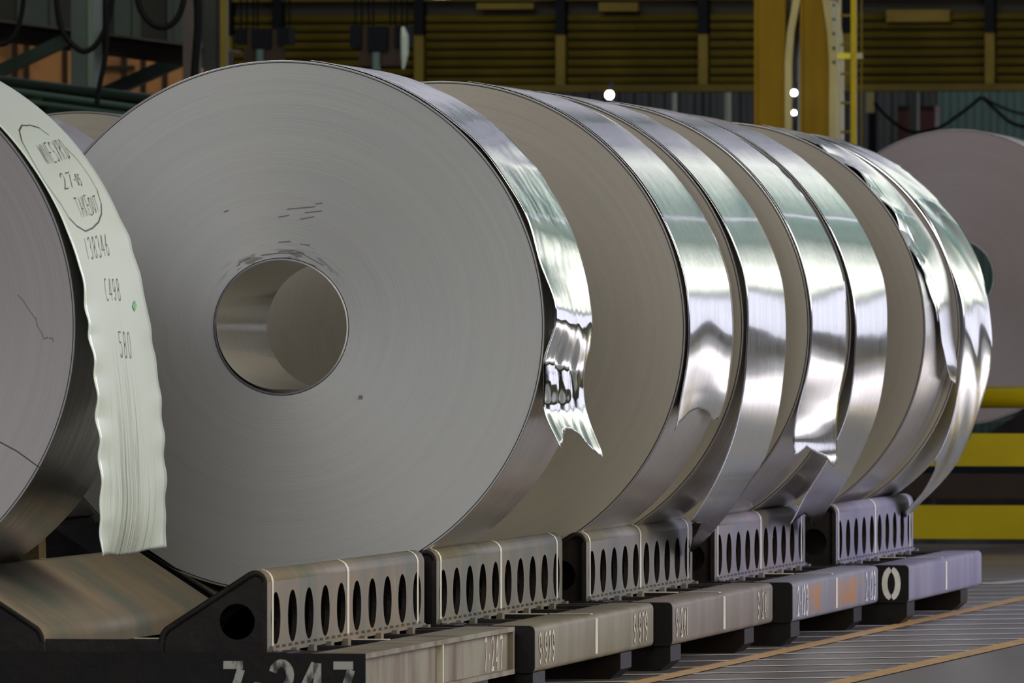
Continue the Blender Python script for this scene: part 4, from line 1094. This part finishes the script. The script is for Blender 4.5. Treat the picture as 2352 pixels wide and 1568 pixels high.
for i in range(len(pc) - 1):
    xa, xb = at(pc[i], 0, 82).x - ox, at(pc[i + 1], 0, 82).x - ox
    MB().box(xa, xb, (0 if i % 2 else .06), .12, zz(100, 82), zz(-60, 82)).build('sheet', M['teal_dark'] if i % 3 else M['grey_wall'], e)
def beam(name, a, b, Ya, Yb, th, dp, m, label, cat, extra=None):
    o = MB().bar(pq(*a, Ya), pq(*b, Yb), th, dp).build(name, m)
    return tag(o, label, cat, extra)
sc = F / 76
e = empty('steel_truss', (0, 0, 0), 'mauve steel truss beam with dark diagonal braces at upper left', 'truss')
MB().bar(pq(-520, 7, 78.6), pq(500, 138, 75), 46 / sc, .3).build('beam_web', M['mauve_beam'], e)
MB().bar(pq(-520, -19, 78.4), pq(500, 112, 74.8), 5 / sc, .45).build('beam_flange', mat('mauve_flange', (.09, .08, .078), .4), e)
MB().bar(pq(-40, 182, 76.2), pq(175, 82, 75.8), 28 / sc, .15).build('diagonal_brace', M['teal_dark'], e)
MB().bar(pq(225, 222, 76.2), pq(480, 108, 75.8), 30 / sc, .15).build('diagonal_brace', M['teal_dark'], e)
e = empty('steel_column', (at(190, 0, 74.5).x, 74.5, 0), 'dark steel column with a pale teal flange at upper left', 'column')
ox = e.location.x
MB().box(at(163, 0, 74.5).x - ox, at(203, 0, 74.5).x - ox, 0, .3, 0, 4.4).build('column_web', M['teal_dark'], e)
MB().box(at(203, 0, 74.5).x - ox, at(217, 0, 74.5).x - ox, -.02, .3, 0, 4.4).build('column_flange', mat('pale_teal_flange', (.07, .105, .09), .5), e)
e = empty('steel_column', (at(455, 0, 74).x, 74, 0), 'dark steel column left of the crane girder end', 'column')
ox = e.location.x
MB().box(at(420, 0, 74).x - ox, at(445, 0, 74).x - ox, 0, .3, 0, 4.4).build('column_web', M['mauve_beam'], e)
MB().box(at(462, 0, 74).x - ox, at(490, 0, 74).x - ox, .1, .3, 0, 4.4).build('column_web', M['grey_wall'], e)
MB().box(at(500, 0, 74).x - ox, at(514, 0, 74).x - ox, .1, .2, 0, 4.4).build('cable_tray', M['girder'], e)
# teal duct
e = empty('teal_duct', (0, 0, 0), 'teal machine duct with pale edges running behind the left coils', 'duct')
MB().bar(pq(-520, 150, 74.9), pq(420, 262, 71), 75 / (F / 72), .5).build('duct_body', M['teal_mid'], e)
MB().tube([pq(-520, 122, 74.4), pq(420, 236, 70.5)], .035, 10).build('duct_pipe', mat('dark_teal_pipe', (.018, .032, .03), .3), e)
MB().tube([pq(-520, 133, 74.2), pq(420, 262, 70.3)], .022, 10).build('duct_pipe', mat('teal_pipe', (.05, .10, .088), .3), e)
MB().tube([pq(-520, 158, 74.2), pq(420, 280, 70.3)], .018, 10).build('duct_pipe', mat('pale_teal_pipe', (.06, .11, .095), .3), e)
for px in (-480, -200, 60, 330):
    p = pq(px, 0, 73.6 - px * .002); MB().box(p.x - .06, p.x + .06, p.y - .1, p.y + .1, 0, 2.9).build('duct_leg', M['teal_dark'], e)
for px in (90, 150, 260, 300): MB().box(at(px, 0, 72).x, at(px + 26, 0, 72).x, 71.7, 72, zz(245, 72), zz(225, 72)).build('duct_bracket', M['teal_dark'], e)
# ceiling lamps whose lower rims touch the top of the picture
for i, px in enumerate((151, 1012)):
    p = at(px, -4, 86.5); e = empty('bay_lamp', p, ['round bay lamp cut off by the top edge, upper left', 'round bay lamp cut off by the top edge, over the front coil'][i], 'lamp', 'bay lamps at the top edge')
    MB().tube([(0, 0, 0), (0, 0, .05)], [.09, .09], 16).build('lens', M['lampwarm'], e)
    MB().tube([(0, 0, .051), (0, 0, .2), (0, 0, .35)], [.10, .07, .03], 16).build('shade', M['navy'], e)

# hook blocks on ropes
def hook(px0, px1, py0, py1, Y, label, glint):
    c = (px0 + px1) / 2; e = empty('hook_block', (at(c, 0, Y).x, Y, 0), label, 'hook block', 'crane hook blocks')
    ox = e.location.x; x_ = lambda p: at(p, 0, Y).x - ox; z_ = lambda p: at(0, p, Y).z
    W_ = px1 - px0
    MB().box(x_(px0), x_(px0 + W_ * .2), 0, .3, z_(py1 - 8), z_(py0)).build('cheek_plate', M['navy'], e)
    MB().box(x_(px0 + W_ * .2), x_(px0 + W_ * .32), .05, .25, z_(py1), z_(py0 + 4)).build('cheek_plate', M['rust'], e)
    MB().box(x_(px0 + W_ * .32), x_(px0 + W_ * .66), -.02, .3, z_(py1), z_(py0 + 2)).build('sheave_housing', M['navy'], e)
    MB().box(x_(px0 + W_ * .66), x_(px0 + W_ * .78), .05, .25, z_(py1), z_(py0 + 4)).build('cheek_plate', M['rust'], e)
    MB().box(x_(px0 + W_ * .78), x_(px1), 0, .3, z_(py1 - 8), z_(py0)).build('cheek_plate', M['navy'], e)
    MB().box(x_(c - W_ * .35), x_(c + W_ * .35), .03, .2, z_(py1 + 34), z_(py1)).build('hook_beam', M['rust'], e)
    MB().tube([(x_(c - 4), -.03, z_(py1 + 45)), (x_(c - 4), -.03, z_(py1 + 4))], .035, 10).build('hook_shank', mat('teal_shank', (.12, .2, .19), .3), e)
    if glint:  # pale bar put in for the white-green highlight on the block
        MB().tube([(x_(px1 - 6), -.06, z_(py1 + 42)), (x_(px1 - 3), -.06, z_(py1 + 10)), (x_(px1 - 3), -.06, z_(py0 + 25)), (x_(px1 - 7), -.06, z_(py0 + 4))], [.01, .032, .034, .015], 10).build('limit_arm', M['pale'], e)
    for k in (.05, .16, .28, .36, .66, .74, .86, .95):
        x = x_(px0 + W_ * k); MB().tube([(x, .15, z_(py0)), (x, .15, 14.5)], .008, 6).build('rope', M['black_rubber'], e)
hook(803, 935, 62, 120, 82.5, 'hook block with pale limit arm, right of the other one', True)
hook(540, 664, 66, 112, 83.5, 'hook block without limit arm, nearer the mauve beam', False)
